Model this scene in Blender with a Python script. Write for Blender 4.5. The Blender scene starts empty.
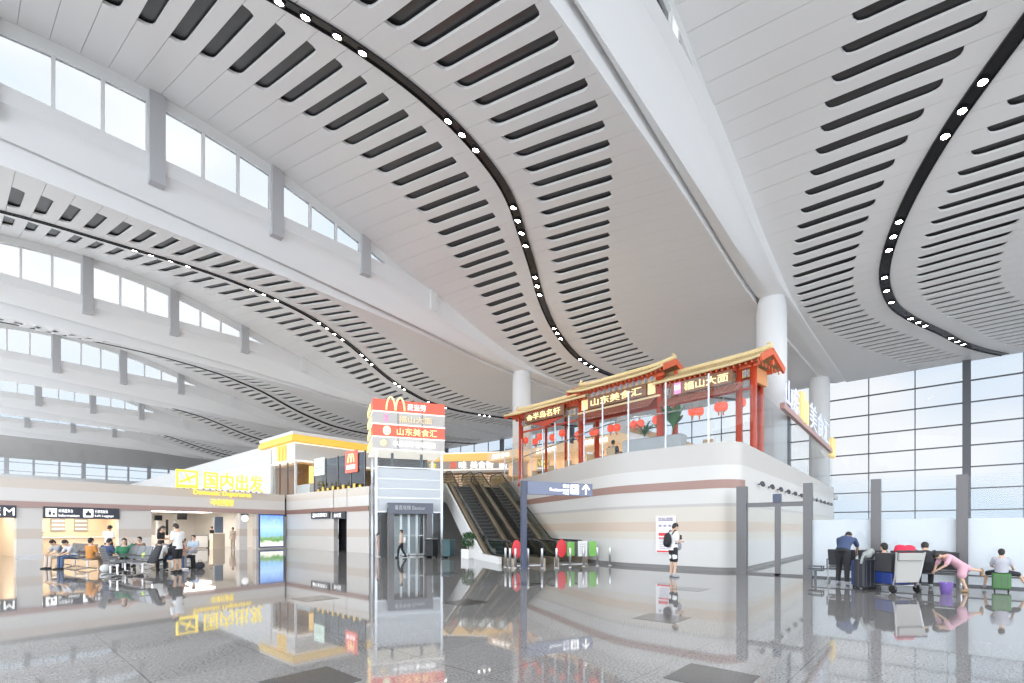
import bpy, bmesh, math, random
from mathutils import Vector, Matrix
from math import sin, cos, pi, radians as R, atan2, hypot

C = bpy.context.scene.collection
SC = bpy.context.scene
# ------------------------------------------------------------------ camera
TH = 0.732                                    # heading of the view from world +X
cam = bpy.data.cameras.new('camera')
cam.sensor_width = 36.0
cam.lens = 36.0 * 484.4 / 1024
cam.shift_y = (529.0 - 341.5) / 1024
cam.clip_end = 2000
camo = bpy.data.objects.new('camera', cam)
camo.location = (0, 0, 1.55)
camo.rotation_euler = (pi / 2, 0, TH - pi / 2)
C.objects.link(camo)
SC.camera = camo
# ------------------------------------------------------------------ colour management
SC.view_settings.view_transform = 'Standard'
SC.view_settings.look = 'None'
SC.view_settings.gamma = 1.0
SC.view_settings.use_curve_mapping = False
SC.view_settings.exposure = 0.0
try:
    SC.cycles.use_denoising = True
    SC.cycles.max_bounces = 12
    SC.cycles.diffuse_bounces = 5
    SC.cycles.glossy_bounces = 4
    SC.cycles.transparent_max_bounces = 24
    SC.cycles.sample_clamp_indirect = 8
except Exception:
    pass
# ------------------------------------------------------------------ world: a bright hazy sky with thin cloud
w = bpy.data.worlds.new('sky'); SC.world = w
w.use_nodes = True
nt = w.node_tree; nt.nodes.clear()
wo = nt.nodes.new('ShaderNodeOutputWorld'); bg = nt.nodes.new('ShaderNodeBackground')
tc = nt.nodes.new('ShaderNodeTexCoord'); mp = nt.nodes.new('ShaderNodeMapping')
mp.inputs['Scale'].default_value = (1.6, 1.6, 3.2)
ns = nt.nodes.new('ShaderNodeTexNoise'); ns.inputs['Scale'].default_value = 1.5; ns.inputs['Detail'].default_value = 3
cr = nt.nodes.new('ShaderNodeValToRGB')
cr.color_ramp.elements[0].position = 0.38; cr.color_ramp.elements[0].color = (0.68, 0.81, 0.95, 1)
cr.color_ramp.elements[1].position = 0.62; cr.color_ramp.elements[1].color = (0.95, 0.96, 0.985, 1)
nt.links.new(tc.outputs['Generated'], mp.inputs['Vector']); nt.links.new(mp.outputs[0], ns.inputs['Vector'])
nt.links.new(ns.outputs['Fac'], cr.inputs['Fac']); nt.links.new(cr.outputs[0], bg.inputs['Color'])
bg.inputs['Strength'].default_value = SKY = 4.3
nt.links.new(bg.outputs[0], wo.inputs[0])

# ------------------------------------------------------------------ materials
MATS = {}
def mat(name, col, rough=0.5, metal=0.0, spec=0.5, emit=None, es=0.0, bump=None, noise=None):
    if name in MATS: return MATS[name]
    m = bpy.data.materials.new(name); m.use_nodes = True
    b = m.node_tree.nodes['Principled BSDF']
    b.inputs['Base Color'].default_value = (*col, 1)
    b.inputs['Roughness'].default_value = rough
    b.inputs['Metallic'].default_value = metal
    b.inputs['Specular IOR Level'].default_value = spec
    if emit:
        b.inputs['Emission Color'].default_value = (*emit, 1); b.inputs['Emission Strength'].default_value = es
    if noise:                                   # (scale, colour b, detail)
        t = m.node_tree
        g = t.nodes.new('ShaderNodeTexCoord'); n = t.nodes.new('ShaderNodeTexNoise'); r = t.nodes.new('ShaderNodeValToRGB')
        n.inputs['Scale'].default_value = noise[0]; n.inputs['Detail'].default_value = noise[2]
        r.color_ramp.elements[0].position = 0.4; r.color_ramp.elements[0].color = (*col, 1)
        r.color_ramp.elements[1].position = 0.6; r.color_ramp.elements[1].color = (*noise[1], 1)
        t.links.new(g.outputs['Object'], n.inputs['Vector']); t.links.new(n.outputs['Fac'], r.inputs['Fac'])
        t.links.new(r.outputs[0], b.inputs['Base Color'])
    MATS[name] = m
    return m
def glass(name, tint=(0.9, 0.95, 0.97), gloss=1.0, rough=0.0):
    if name in MATS: return MATS[name]
    m = bpy.data.materials.new(name); m.use_nodes = True
    t = m.node_tree; t.nodes.clear()
    o = t.nodes.new('ShaderNodeOutputMaterial'); mx = t.nodes.new('ShaderNodeMixShader')
    tr = t.nodes.new('ShaderNodeBsdfTransparent'); gl = t.nodes.new('ShaderNodeBsdfGlossy')
    lw = t.nodes.new('ShaderNodeLayerWeight'); lw.inputs['Blend'].default_value = 0.5
    pw = t.nodes.new('ShaderNodeMath'); pw.operation = 'POWER'; pw.inputs[1].default_value = 5
    mu = t.nodes.new('ShaderNodeMath'); mu.operation = 'MULTIPLY_ADD'; mu.inputs[1].default_value = 0.45 * gloss; mu.inputs[2].default_value = 0.025 * gloss
    tr.inputs[0].default_value = (*tint, 1); gl.inputs['Roughness'].default_value = rough
    t.links.new(lw.outputs['Facing'], pw.inputs[0]); t.links.new(pw.outputs[0], mu.inputs[0]); t.links.new(mu.outputs[0], mx.inputs[0])
    t.links.new(tr.outputs[0], mx.inputs[1]); t.links.new(gl.outputs[0], mx.inputs[2]); t.links.new(mx.outputs[0], o.inputs[0])
    MATS[name] = m
    return m
def banded(name, stops, rough=0.35, axis='Z', scale=0.1):
    """flat bands of cladding colour by height in the object"""
    m = bpy.data.materials.new(name); m.use_nodes = True
    t = m.node_tree; b = t.nodes['Principled BSDF']; b.inputs['Roughness'].default_value = rough
    g = t.nodes.new('ShaderNodeTexCoord'); s = t.nodes.new('ShaderNodeSeparateXYZ')
    mu = t.nodes.new('ShaderNodeMath'); mu.operation = 'MULTIPLY'; mu.inputs[1].default_value = scale
    r = t.nodes.new('ShaderNodeValToRGB'); r.color_ramp.interpolation = 'CONSTANT'
    while len(r.color_ramp.elements) < len(stops): r.color_ramp.elements.new(0.5)
    for e, (p, c) in zip(r.color_ramp.elements, stops): e.position = p * scale; e.color = (*c, 1)
    t.links.new(g.outputs['Object'], s.inputs[0]); t.links.new(s.outputs[axis], mu.inputs[0])
    t.links.new(mu.outputs[0], r.inputs[0]); t.links.new(r.outputs[0], b.inputs['Base Color'])
    MATS[name] = m
    return m
def frosted(name, col, trans=0.55):
    m = bpy.data.materials.new(name); m.use_nodes = True
    t = m.node_tree; t.nodes.clear()
    o = t.nodes.new('ShaderNodeOutputMaterial'); mx = t.nodes.new('ShaderNodeMixShader'); mx.inputs[0].default_value = trans
    a = t.nodes.new('ShaderNodeBsdfDiffuse'); b = t.nodes.new('ShaderNodeBsdfTranslucent')
    a.inputs[0].default_value = (*col, 1); b.inputs[0].default_value = (*col, 1)
    t.links.new(a.outputs[0], mx.inputs[1]); t.links.new(b.outputs[0], mx.inputs[2]); t.links.new(mx.outputs[0], o.inputs[0])
    MATS[name] = m
    return m

M_ceil = mat('white_ceiling_panel', (0.82, 0.80, 0.785), 0.35)
M_plen = mat('dark_plenum', (0.04, 0.038, 0.038), 0.34, spec=0.6)
M_beam = mat('white_beam', (0.83, 0.82, 0.81), 0.4)
M_white = mat('white_paint', (0.8, 0.8, 0.79), 0.45)
M_pil = mat('grey_mullion', (0.5, 0.5, 0.51), 0.4)
M_black = mat('black_metal', (0.012, 0.012, 0.014), 0.25)
M_dkgrey = mat('dark_grey_metal', (0.09, 0.095, 0.11), 0.35)
M_steel = mat('brushed_steel', (0.55, 0.55, 0.56), 0.28, 0.9)
M_post = mat('grey_post_metal', (0.12, 0.117, 0.12), 0.35, 0.2)
M_lamp = mat('lit_lamp', (1, 1, 1), 0.5, emit=(1, 0.98, 0.94), es=40)
M_navy = mat('navy_sign', (0.055, 0.07, 0.12), 0.35)
M_sign = mat('dark_sign', (0.05, 0.056, 0.075), 0.4)
M_wht_l = mat('lit_white_letter', (0.9, 0.9, 0.9), 0.5, emit=(1, 1, 1), es=1.3)
M_yel_l = mat('lit_yellow_letter', (0.95, 0.75, 0.1), 0.5, emit=(1.0, 0.76, 0.06), es=0.9)
M_gold_l = mat('lit_gold_letter', (0.95, 0.8, 0.4), 0.5, emit=(1.0, 0.82, 0.38), es=1.0)
M_warm = mat('lit_warm_panel', (1, 0.9, 0.75), 0.5, emit=(1.0, 0.86, 0.68), es=8)
M_skyglass = glass('tinted_facade_glass', (0.48, 0.484, 0.487), 0.4)
M_clglass = glass('tinted_clerestory_glass', (0.50, 0.503, 0.504), 0.5)
M_glass = glass('clear_glass', (0.95, 0.965, 0.97), 0.45)
M_frost = frosted('frosted_glass', (0.93, 0.94, 0.96))

def floor_mat():
    m = bpy.data.materials.new('polished_granite'); m.use_nodes = True
    t = m.node_tree; b = t.nodes['Principled BSDF']
    b.inputs['Roughness'].default_value = 0.035
    b.inputs['IOR'].default_value = 1.75
    g = t.nodes.new('ShaderNodeTexCoord')
    n = t.nodes.new('ShaderNodeTexNoise'); n.inputs['Scale'].default_value = 38; n.inputs['Detail'].default_value = 4; n.inputs['Roughness'].default_value = 0.7
    r = t.nodes.new('ShaderNodeValToRGB')
    r.color_ramp.elements[0].position = 0.40; r.color_ramp.elements[0].color = (0.13, 0.127, 0.123, 1)
    r.color_ramp.elements[1].position = 0.56; r.color_ramp.elements[1].color = (0.28, 0.27, 0.262, 1)
    br = t.nodes.new('ShaderNodeTexBrick'); br.offset = 0.0; br.inputs['Scale'].default_value = 1.0
    br.inputs['Mortar Size'].default_value = 0.006; br.inputs['Brick Width'].default_value = 1.2; br.inputs['Row Height'].default_value = 1.2
    br.inputs['Color1'].default_value = (1, 1, 1, 1); br.inputs['Color2'].default_value = (0.96, 0.96, 0.96, 1); br.inputs['Mortar'].default_value = (0.55, 0.55, 0.55, 1)
    mx = t.nodes.new('ShaderNodeMix'); mx.data_type = 'RGBA'; mx.blend_type = 'MULTIPLY'; mx.inputs['Factor'].default_value = 1.0
    t.links.new(g.outputs['Object'], n.inputs['Vector']); t.links.new(n.outputs['Fac'], r.inputs['Fac'])
    t.links.new(g.outputs['Object'], br.inputs['Vector'])
    t.links.new(r.outputs[0], mx.inputs['A']); t.links.new(br.outputs['Color'], mx.inputs['B'])
    t.links.new(mx.outputs['Result'], b.inputs['Base Color'])
    return m
M_floor = floor_mat()
CREAM = (0.72, 0.70, 0.665); TAN = (0.60, 0.53, 0.46); PEACH = (0.70, 0.58, 0.48)
M_block = banded('striped_block_cladding', [(0, (0.60, 0.585, 0.565)), (1.12, (0.585, 0.545, 0.475)), (1.42, (0.57, 0.46, 0.37)), (1.82, (0.585, 0.545, 0.475)), (2.35, (0.47, 0.44, 0.42)), (2.47, (0.60, 0.58, 0.55)), (3.9, (0.50, 0.475, 0.445))])
M_left = banded('striped_left_cladding', [(0, (0.70, 0.675, 0.65)), (1.0, (0.62, 0.55, 0.49)), (1.55, (0.70, 0.675, 0.65)), (3.1, (0.74, 0.715, 0.69)), (3.72, (0.68, 0.61, 0.545))])
M_band = mat('brown_band', (0.32, 0.19, 0.155), 0.35)
M_whitewall = mat('white_wall_panel', (0.72, 0.72, 0.71), 0.4)

# ------------------------------------------------------------------ mesh helpers
class MB:
    def __init__(s): s.v = []; s.f = []; s.m = []; s.mi = 0
    def add(s, vs, fs):
        o = len(s.v); s.v += [tuple(v) for v in vs]
        for f in fs: s.f.append(tuple(i + o for i in f)); s.m.append(s.mi)
        return s
    def box(s, x0, y0, z0, x1, y1, z1):
        vs = [(x, y, z) for z in (z0, z1) for y in (y0, y1) for x in (x0, x1)]
        return s.add(vs, [(0, 2, 3, 1), (4, 5, 7, 6), (0, 1, 5, 4), (2, 6, 7, 3), (0, 4, 6, 2), (1, 3, 7, 5)])
    def cbox(s, c, d, rz=0.0, bev=0.0):
        hx, hy, hz = d[0] / 2, d[1] / 2, d[2] / 2; ca, sa = cos(rz), sin(rz)
        vs = []
        for z in (-hz, hz):
            for y in (-hy, hy):
                for x in (-hx, hx): vs.append((c[0] + x * ca - y * sa, c[1] + x * sa + y * ca, c[2] + z))
        return s.add(vs, [(0, 2, 3, 1), (4, 5, 7, 6), (0, 1, 5, 4), (2, 6, 7, 3), (0, 4, 6, 2), (1, 3, 7, 5)])
    def beam(s, a, b, wd, ht, up=(0, 0, 1)):
        a = Vector(a); b = Vector(b); d = (b - a).normalized(); u = Vector(up)
        if abs(d.dot(u)) > 0.98: u = Vector((1, 0, 0))
        sd = d.cross(u).normalized() * wd / 2; u2 = sd.cross(d).normalized() * ht / 2
        vs = [p + i * sd + j * u2 for p in (a, b) for i, j in ((-1, -1), (1, -1), (1, 1), (-1, 1))]
        return s.add(vs, [(0, 1, 2, 3), (7, 6, 5, 4), (0, 4, 5, 1), (1, 5, 6, 2), (2, 6, 7, 3), (3, 7, 4, 0)])
    def tube(s, pts, r, n=8, closed=False):
        pts = [Vector(p) for p in pts]; N = len(pts); rr = r if hasattr(r, '__len__') else [r] * N
        rings = []; prev = None
        for i, p in enumerate(pts):
            if closed: d = (pts[(i + 1) % N] - pts[i - 1])
            else: d = pts[min(i + 1, N - 1)] - pts[max(i - 1, 0)]
            d.normalize()
            u = prev if prev is not None else (Vector((0, 0, 1)) if abs(d.z) < 0.9 else Vector((1, 0, 0)))
            a = d.cross(u)
            if a.length < 1e-4: a = d.cross(Vector((0, 1, 0)))
            a.normalize(); b = a.cross(d).normalized(); prev = b
            rings.append([p + rr[i] * (cos(2 * pi * k / n) * a + sin(2 * pi * k / n) * b) for k in range(n)])
        vs = [v for g in rings for v in g]; fs = []
        for i in range(N if closed else N - 1):
            j = (i + 1) % N
            for k in range(n): fs.append((i * n + k, i * n + (k + 1) % n, j * n + (k + 1) % n, j * n + k))
        if not closed: fs += [tuple(range(n))[::-1], tuple((N - 1) * n + k for k in range(n))]
        return s.add(vs, fs)
    def lathe(s, prof, c=(0, 0, 0), n=20):
        vs = []; fs = []; P = len(prof)
        for k in range(n):
            a = 2 * pi * k / n
            for r, z in prof: vs.append((c[0] + r * cos(a), c[1] + r * sin(a), c[2] + z))
        for k in range(n):
            for i in range(P - 1): fs.append((k * P + i, ((k + 1) % n) * P + i, ((k + 1) % n) * P + i + 1, k * P + i + 1))
        if prof[0] == prof[-1]: return s.add(vs, fs)
        if prof[0][0] > 1e-6: fs.append(tuple(k * P for k in range(n))[::-1])
        if prof[-1][0] > 1e-6: fs.append(tuple(k * P + P - 1 for k in range(n)))
        return s.add(vs, fs)
    def prism(s, poly, z0, z1):
        n = len(poly); vs = [(x, y, z0) for x, y in poly] + [(x, y, z1) for x, y in poly]
        return s.add(vs, [tuple(range(n))[::-1], tuple(range(n, 2 * n))] + [(i, (i + 1) % n, n + (i + 1) % n, n + i) for i in range(n)])
    def slab(s, poly3, off):
        """planar polygon given a thickness vector"""
        n = len(poly3); o = Vector(off); vs = [Vector(p) for p in poly3] + [Vector(p) + o for p in poly3]
        return s.add(vs, [tuple(range(n))[::-1], tuple(range(n, 2 * n))] + [(i, (i + 1) % n, n + (i + 1) % n, n + i) for i in range(n)])
    def ell(s, c, r, n=12, m=8, rot=None):
        vs = []; fs = []
        for i in range(m + 1):
            ph = pi * i / m
            for k in range(n):
                a = 2 * pi * k / n; v = Vector((r[0] * sin(ph) * cos(a), r[1] * sin(ph) * sin(a), r[2] * cos(ph)))
                if rot: v = rot @ v
                vs.append((c[0] + v.x, c[1] + v.y, c[2] + v.z))
        for i in range(m):
            for k in range(n): fs.append((i * n + k, (i + 1) * n + k, (i + 1) * n + (k + 1) % n, i * n + (k + 1) % n))
        return s.add(vs, fs)
    def build(s, name, m, parent=None, smooth=False, kind=None, bevel=0.0, label=None):
        me = bpy.data.meshes.new(name); me.from_pydata(s.v, [], s.f); me.update()
        ms = m if isinstance(m, (list, tuple)) else [m]
        for q in ms: me.materials.append(q)
        for p, i in zip(me.polygons, s.m): p.material_index = i
        bm = bmesh.new(); bm.from_mesh(me); bmesh.ops.remove_doubles(bm, verts=bm.verts, dist=1e-5)
        bmesh.ops.recalc_face_normals(bm, faces=bm.faces); bm.to_mesh(me); bm.free()
        if smooth:
            for p in me.polygons: p.use_smooth = True
        o = bpy.data.objects.new(name, me); C.objects.link(o)
        if parent: o.parent = parent
        if kind: o['kind'] = kind
        if label: o['label'] = label
        if bevel:
            b = o.modifiers.new('bevel', 'BEVEL'); b.width = bevel; b.segments = 2; b.limit_method = 'ANGLE'
        return o
def thing(name, label, cat, loc=(0, 0, 0), rz=0.0, group=None):
    o = bpy.data.objects.new(name, None); C.objects.link(o); o.empty_display_size = 0.1
    o.location = loc; o.rotation_euler = (0, 0, rz); o['label'] = label; o['category'] = cat
    if group: o['group'] = group
    return o
def tag(o, label, cat, group=None, kind=None):
    o['label'] = label; o['category'] = cat
    if group: o['group'] = group
    if kind: o['kind'] = kind
    return o
def dup(root, loc=None, rz=None, label=None, group=None):
    def cp(o, par):
        c = o.copy(); C.objects.link(c); c.parent = par
        for ch in [x for x in bpy.data.objects if x.parent == o]: cp(ch, c)
        return c
    r = cp(root, None)
    if loc is not None: r.location = loc
    if rz is not None: r.rotation_euler = (0, 0, rz)
    if label: r['label'] = label
    if group: r['group'] = group
    return r
def text_mesh(s, w, h, depth=0.02, bold=0.0):
    """writing as a mesh in the x-z plane, bottom left at 0, fitted to w by h, front facing -y"""
    cu = bpy.data.curves.new('t', 'FONT'); cu.body = s; cu.size = 1; cu.extrude = 0.03; cu.resolution_u = 3; cu.offset = bold
    o = bpy.data.objects.new('t', cu); C.objects.link(o)
    bpy.context.view_layer.update()
    me = bpy.data.meshes.new_from_object(o.evaluated_get(bpy.context.evaluated_depsgraph_get()))
    bpy.data.objects.remove(o)
    xs = [v.co.x for v in me.vertices]; ys = [v.co.y for v in me.vertices]
    x0, x1, y0, y1 = min(xs), max(xs), min(ys), max(ys)
    for v in me.vertices:
        x, y, z = v.co
        v.co = ((x - x0) / (x1 - x0) * w, -(z + 0.03) / 0.06 * depth, (y - y0) / (y1 - y0) * h)
    return me
def text(s, w, h, m, loc, rz=0.0, parent=None, depth=0.02, name='lettering', bold=0.0, tilt=0.0):
    me = text_mesh(s, w, h, depth, bold); me.materials.clear(); me.materials.append(m)
    me.name = name
    o = bpy.data.objects.new(name, me); C.objects.link(o); o.location = loc; o.rotation_euler = (tilt, 0, rz)
    if parent: o.parent = parent
    return o
def lerp(x, xs, ys):
    if x <= xs[0]: return ys[0]
    for i in range(len(xs) - 1):
        if x <= xs[i + 1]:
            t = (x - xs[i]) / (xs[i + 1] - xs[i]); return ys[i] * (1 - t) + ys[i + 1] * t
    return ys[-1]
def smooth_tab(x, xs, ys):                      # Catmull-Rom style interpolation of a table
    if x <= xs[0]: return ys[0]
    if x >= xs[-1]: return ys[-1]
    for i in range(len(xs) - 1):
        if x <= xs[i + 1]:
            h = xs[i + 1] - xs[i]; t = (x - xs[i]) / h
            def sl(j):
                a, b = max(j - 1, 0), min(j + 1, len(xs) - 1); return (ys[b] - ys[a]) / (xs[b] - xs[a])
            m0, m1 = sl(i) * h, sl(i + 1) * h
            return (2*t**3-3*t*t+1)*ys[i] + (t**3-2*t*t+t)*m0 + (-2*t**3+3*t*t)*ys[i+1] + (t**3-t*t)*m1

# frame of the lift and the escalators: nv points right along them, uv away up the escalators
UV = (0.4686, 0.8834); NV = (0.8834, -0.4686); RZ_UN = atan2(NV[1], NV[0])
def UN(s, n): return (s * UV[0] + n * NV[0], s * UV[1] + n * NV[1])

# ================================================================== THE SETTING
# floor
b = MB(); b.box(-25, -45, -0.3, 49.6, 116, 0.0); o = b.build('floor', M_floor, kind='structure')
b = MB(); b.box(49.6, -200, -0.5, 400, 300, -0.3); b.build('floor_apron', mat('concrete_apron', (0.5, 0.5, 0.5), 0.8), kind='structure')
# ---- roof shells
KX = [-20, -10, 0, 5, 10, 15, 17.5, 20, 23, 25, 27, 30, 35, 60]
TZN = [14.2, 14.5, 14.6, 14.55, 14.5, 14.4, 14.35, 14.25, 14.1, 14.02, 13.97, 13.96, 13.95, 13.95]
TA = [1.5, 2.5, 4.0, 4.2, 4.6, 4.1, 3.65, 3.3, 2.5, 1.95, 1.5, 0.95, 0.2, 0]
TB = [0, 0, -0.5, -0.8, 0.0, 0.65, 0.9, 1.05, 1.0, 0.9, 0.8, 0.75, 0.2, 0]
def zn(X): return smooth_tab(X, KX, TZN)
def shell_z(X, v): return zn(X) + smooth_tab(X, KX, TA) * v - smooth_tab(X, KX, TB) * v * v
def off(X): return lerp(X, [0, 10, 27, 60], [0.95, 0.98, 1.45, 1.45])
def zc(X): return smooth_tab(X, [-20, -8, 0, 4, 11, 17.6, 27, 60], [15.0, 15.4, 15.45, 15.3, 14.95, 14.5, 13.9, 13.88])
YF = lambda k: 6.3 + 18 * (k - 1)               # near face of beam k
def YN(X, k): return YF(k) + off(X)             # near edge of shell k
def YE(k): return YF(k) + 18.03                  # far edge of shell k
SEG0, PITCH = 2.7, 0.83
TRX = [-8, 0, 2.5, 5.5, 7.5, 9.5, 11.5, 13, 14.6, 16, 17.6, 19.75, 23, 26.3, 30, 33.8, 36.8, 41, 43.9, 46.6, 49.5]
TRY = [18, 15.9, 14.9, 13.9, 13.35, 13.1, 13.1, 13.3, 13.7, 14.3, 15.2, 16.4, 18.2, 19.5, 20.3, 20.25, 19.6, 18.2, 17.3, 16.2, 14.7]
LOX = [-8, 0, 2.6, 4.25, 6.7, 8.4, 10.85, 12.5, 14.15, 15.8, 17.45, 19.3, 21, 23.45, 25.1, 26.8, 28.4, 30.1, 31.75, 33.4, 35, 37.5, 40, 41.7, 46, 49.5]
LOY = [20.4, 19.9, 19.6, 19.25, 18.9, 18.6, 18.6, 18.78, 19.08, 19.56, 20.2, 21.07, 21.6, 22.6, 23.2, 23.7, 24.0, 24.1, 24.1, 24.0, 23.7, 23.2, 22.6, 22.0, 20.6, 19.5]
def track_y(X): return smooth_tab(X, TRX, TRY)
def slots(X):
    t = track_y(X); g = lerp(X, [7, 12, 20], [1.1, 1.3, 1.25])
    lo = lerp(X, LOX, LOY); gr = lerp(X, [7, 12, 18], [1.65, 1.35, 1.2])
    ro = t - lerp(X, [7, 9, 12.5, 15.8, 17.5, 25, 35], [5.7, 5.5, 5.28, 4.92, 4.75, 4.45, 4.2])
    return (ro, t - gr), (t + g, lo)
SW = 0.40
def shell(k, x_from=-11, x_to=56, name='ceiling'):
    b = MB(); base = 18 * (k - 1)
    def P(X, Y):
        yn = YN(X, k); v = (Y - yn) / (YE(k) - yn); return (X, Y, shell_z(X, v))
    def quadstrip(xa, ya0, ya1, xb, yb0, yb1, n):
        vs = []
        for i in range(n + 1):
            t = i / n; vs.append(P(xa, ya0 + (ya1 - ya0) * t)); vs.append(P(xb, yb0 + (yb1 - yb0) * t))
        b.add(vs, [(2 * i, 2 * i + 1, 2 * i + 3, 2 * i + 2) for i in range(n)])
    lines = [(0.0, 0.0), (0.5 * SW, 0.03), (0.8 * SW, 0.1), (0.94 * SW, 0.2), (SW, 0.36)]
    for i in range(x_from, x_to):
        X = SEG0 + PITCH * i + (0.39 if k == 0 else 0.0); Xe = min(X + PITCH - 0.014, 49.25)
        if X > 49: break
        Xs = X + SW
        if X > 47.5 or X < -7.2:
            quadstrip(X, YN(X, k), YE(k), Xe, YN(Xe, k), YE(k), 10); continue
        quadstrip(Xs, YN(Xs, k), YE(k), Xe, YN(Xe, k), YE(k), 10)
        (r0, r1), (l0, l1) = slots(X)
        r0 = max(r0 + base, YN(X, k) + 0.25); r1 += base; l0 += base; l1 = min(l1 + base, YE(k) - 0.15)
        for (dx, e), (dx2, e2) in zip(lines[:-1], lines[1:]):
            xa, xb = X + dx, X + dx2
            for (a0, a1, b0, b1, n) in ((YN(xa, k), r0 + e, YN(xb, k), r0 + e2, 4), (r1 - e, l0 + e, r1 - e2, l0 + e2, 4), (l1 - e, YE(k), l1 - e2, YE(k), 4)):
                quadstrip(xa, a0, a1, xb, b0, b1, n)
    o = b.build(name, M_ceil, kind='structure')
    md = o.modifiers.new('thick', 'SOLIDIFY'); md.thickness = 0.09; md.offset = 1
    # the solidify direction must be upward
    me = o.data
    if sum(p.normal.z for p in me.polygons[:50]) < 0: me.flip_normals()
    # dark space above the panels, closed by the roof deck
    q = MB(); nx, ny = 34, 6
    for lift, mi in ((0.16, 0), (0.6, 1)):
        q.mi = mi; vs = []
        for i in range(nx + 1):
            X = -6.9 + (49.25 + 6.9) * i / nx
            for j in range(ny + 1):
                yn = YN(X, k); Y = yn + (YE(k) + 0.7 - yn) * j / ny; p = P(X, Y); vs.append((p[0], p[1], p[2] + lift))
        q.add(vs, [(i * (ny + 1) + j, (i + 1) * (ny + 1) + j, (i + 1) * (ny + 1) + j + 1, i * (ny + 1) + j + 1) for i in range(nx) for j in range(ny)])
    q.build('roof_deck', [M_plen, M_white], o)
    # black lighting channel following the wave of the slots
    c = MB(); vs = []; xs = [-6 + 0.5 * i for i in range(111)]; xs = [x for x in xs if x < 49.1]
    for i, X in enumerate(xs):
        Y = track_y(X) + base; d = Vector((1, track_y(X + 0.05) - track_y(X - 0.05) if False else (track_y(X + 0.1) - track_y(X - 0.1)) / 0.2, 0)).normalized()
        nrm = Vector((-d.y, d.x, 0))
        for s_, dz in ((-0.22, 0.05), (-0.22, -0.07), (-0.18, -0.07), (-0.17, -0.02), (0.17, -0.02), (0.18, -0.07), (0.22, -0.07), (0.22, 0.05)):
            x_, y_ = X + nrm.x * s_, Y + nrm.y * s_
            z_ = P(X, Y)[2] + (P(x_, y_)[2] - P(X, Y)[2]) + dz; vs.append((x_, y_, z_))
    n = 8
    c.add(vs, [(i * n + j, (i + 1) * n + j, (i + 1) * n + j + 1, i * n + j + 1) for i in range(len(xs) - 1) for j in range(n - 1)])
    c.build('light_channel', M_black, o)
    return P
PF = {}
for k in range(0, 6): PF[k] = shell(k)
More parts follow.
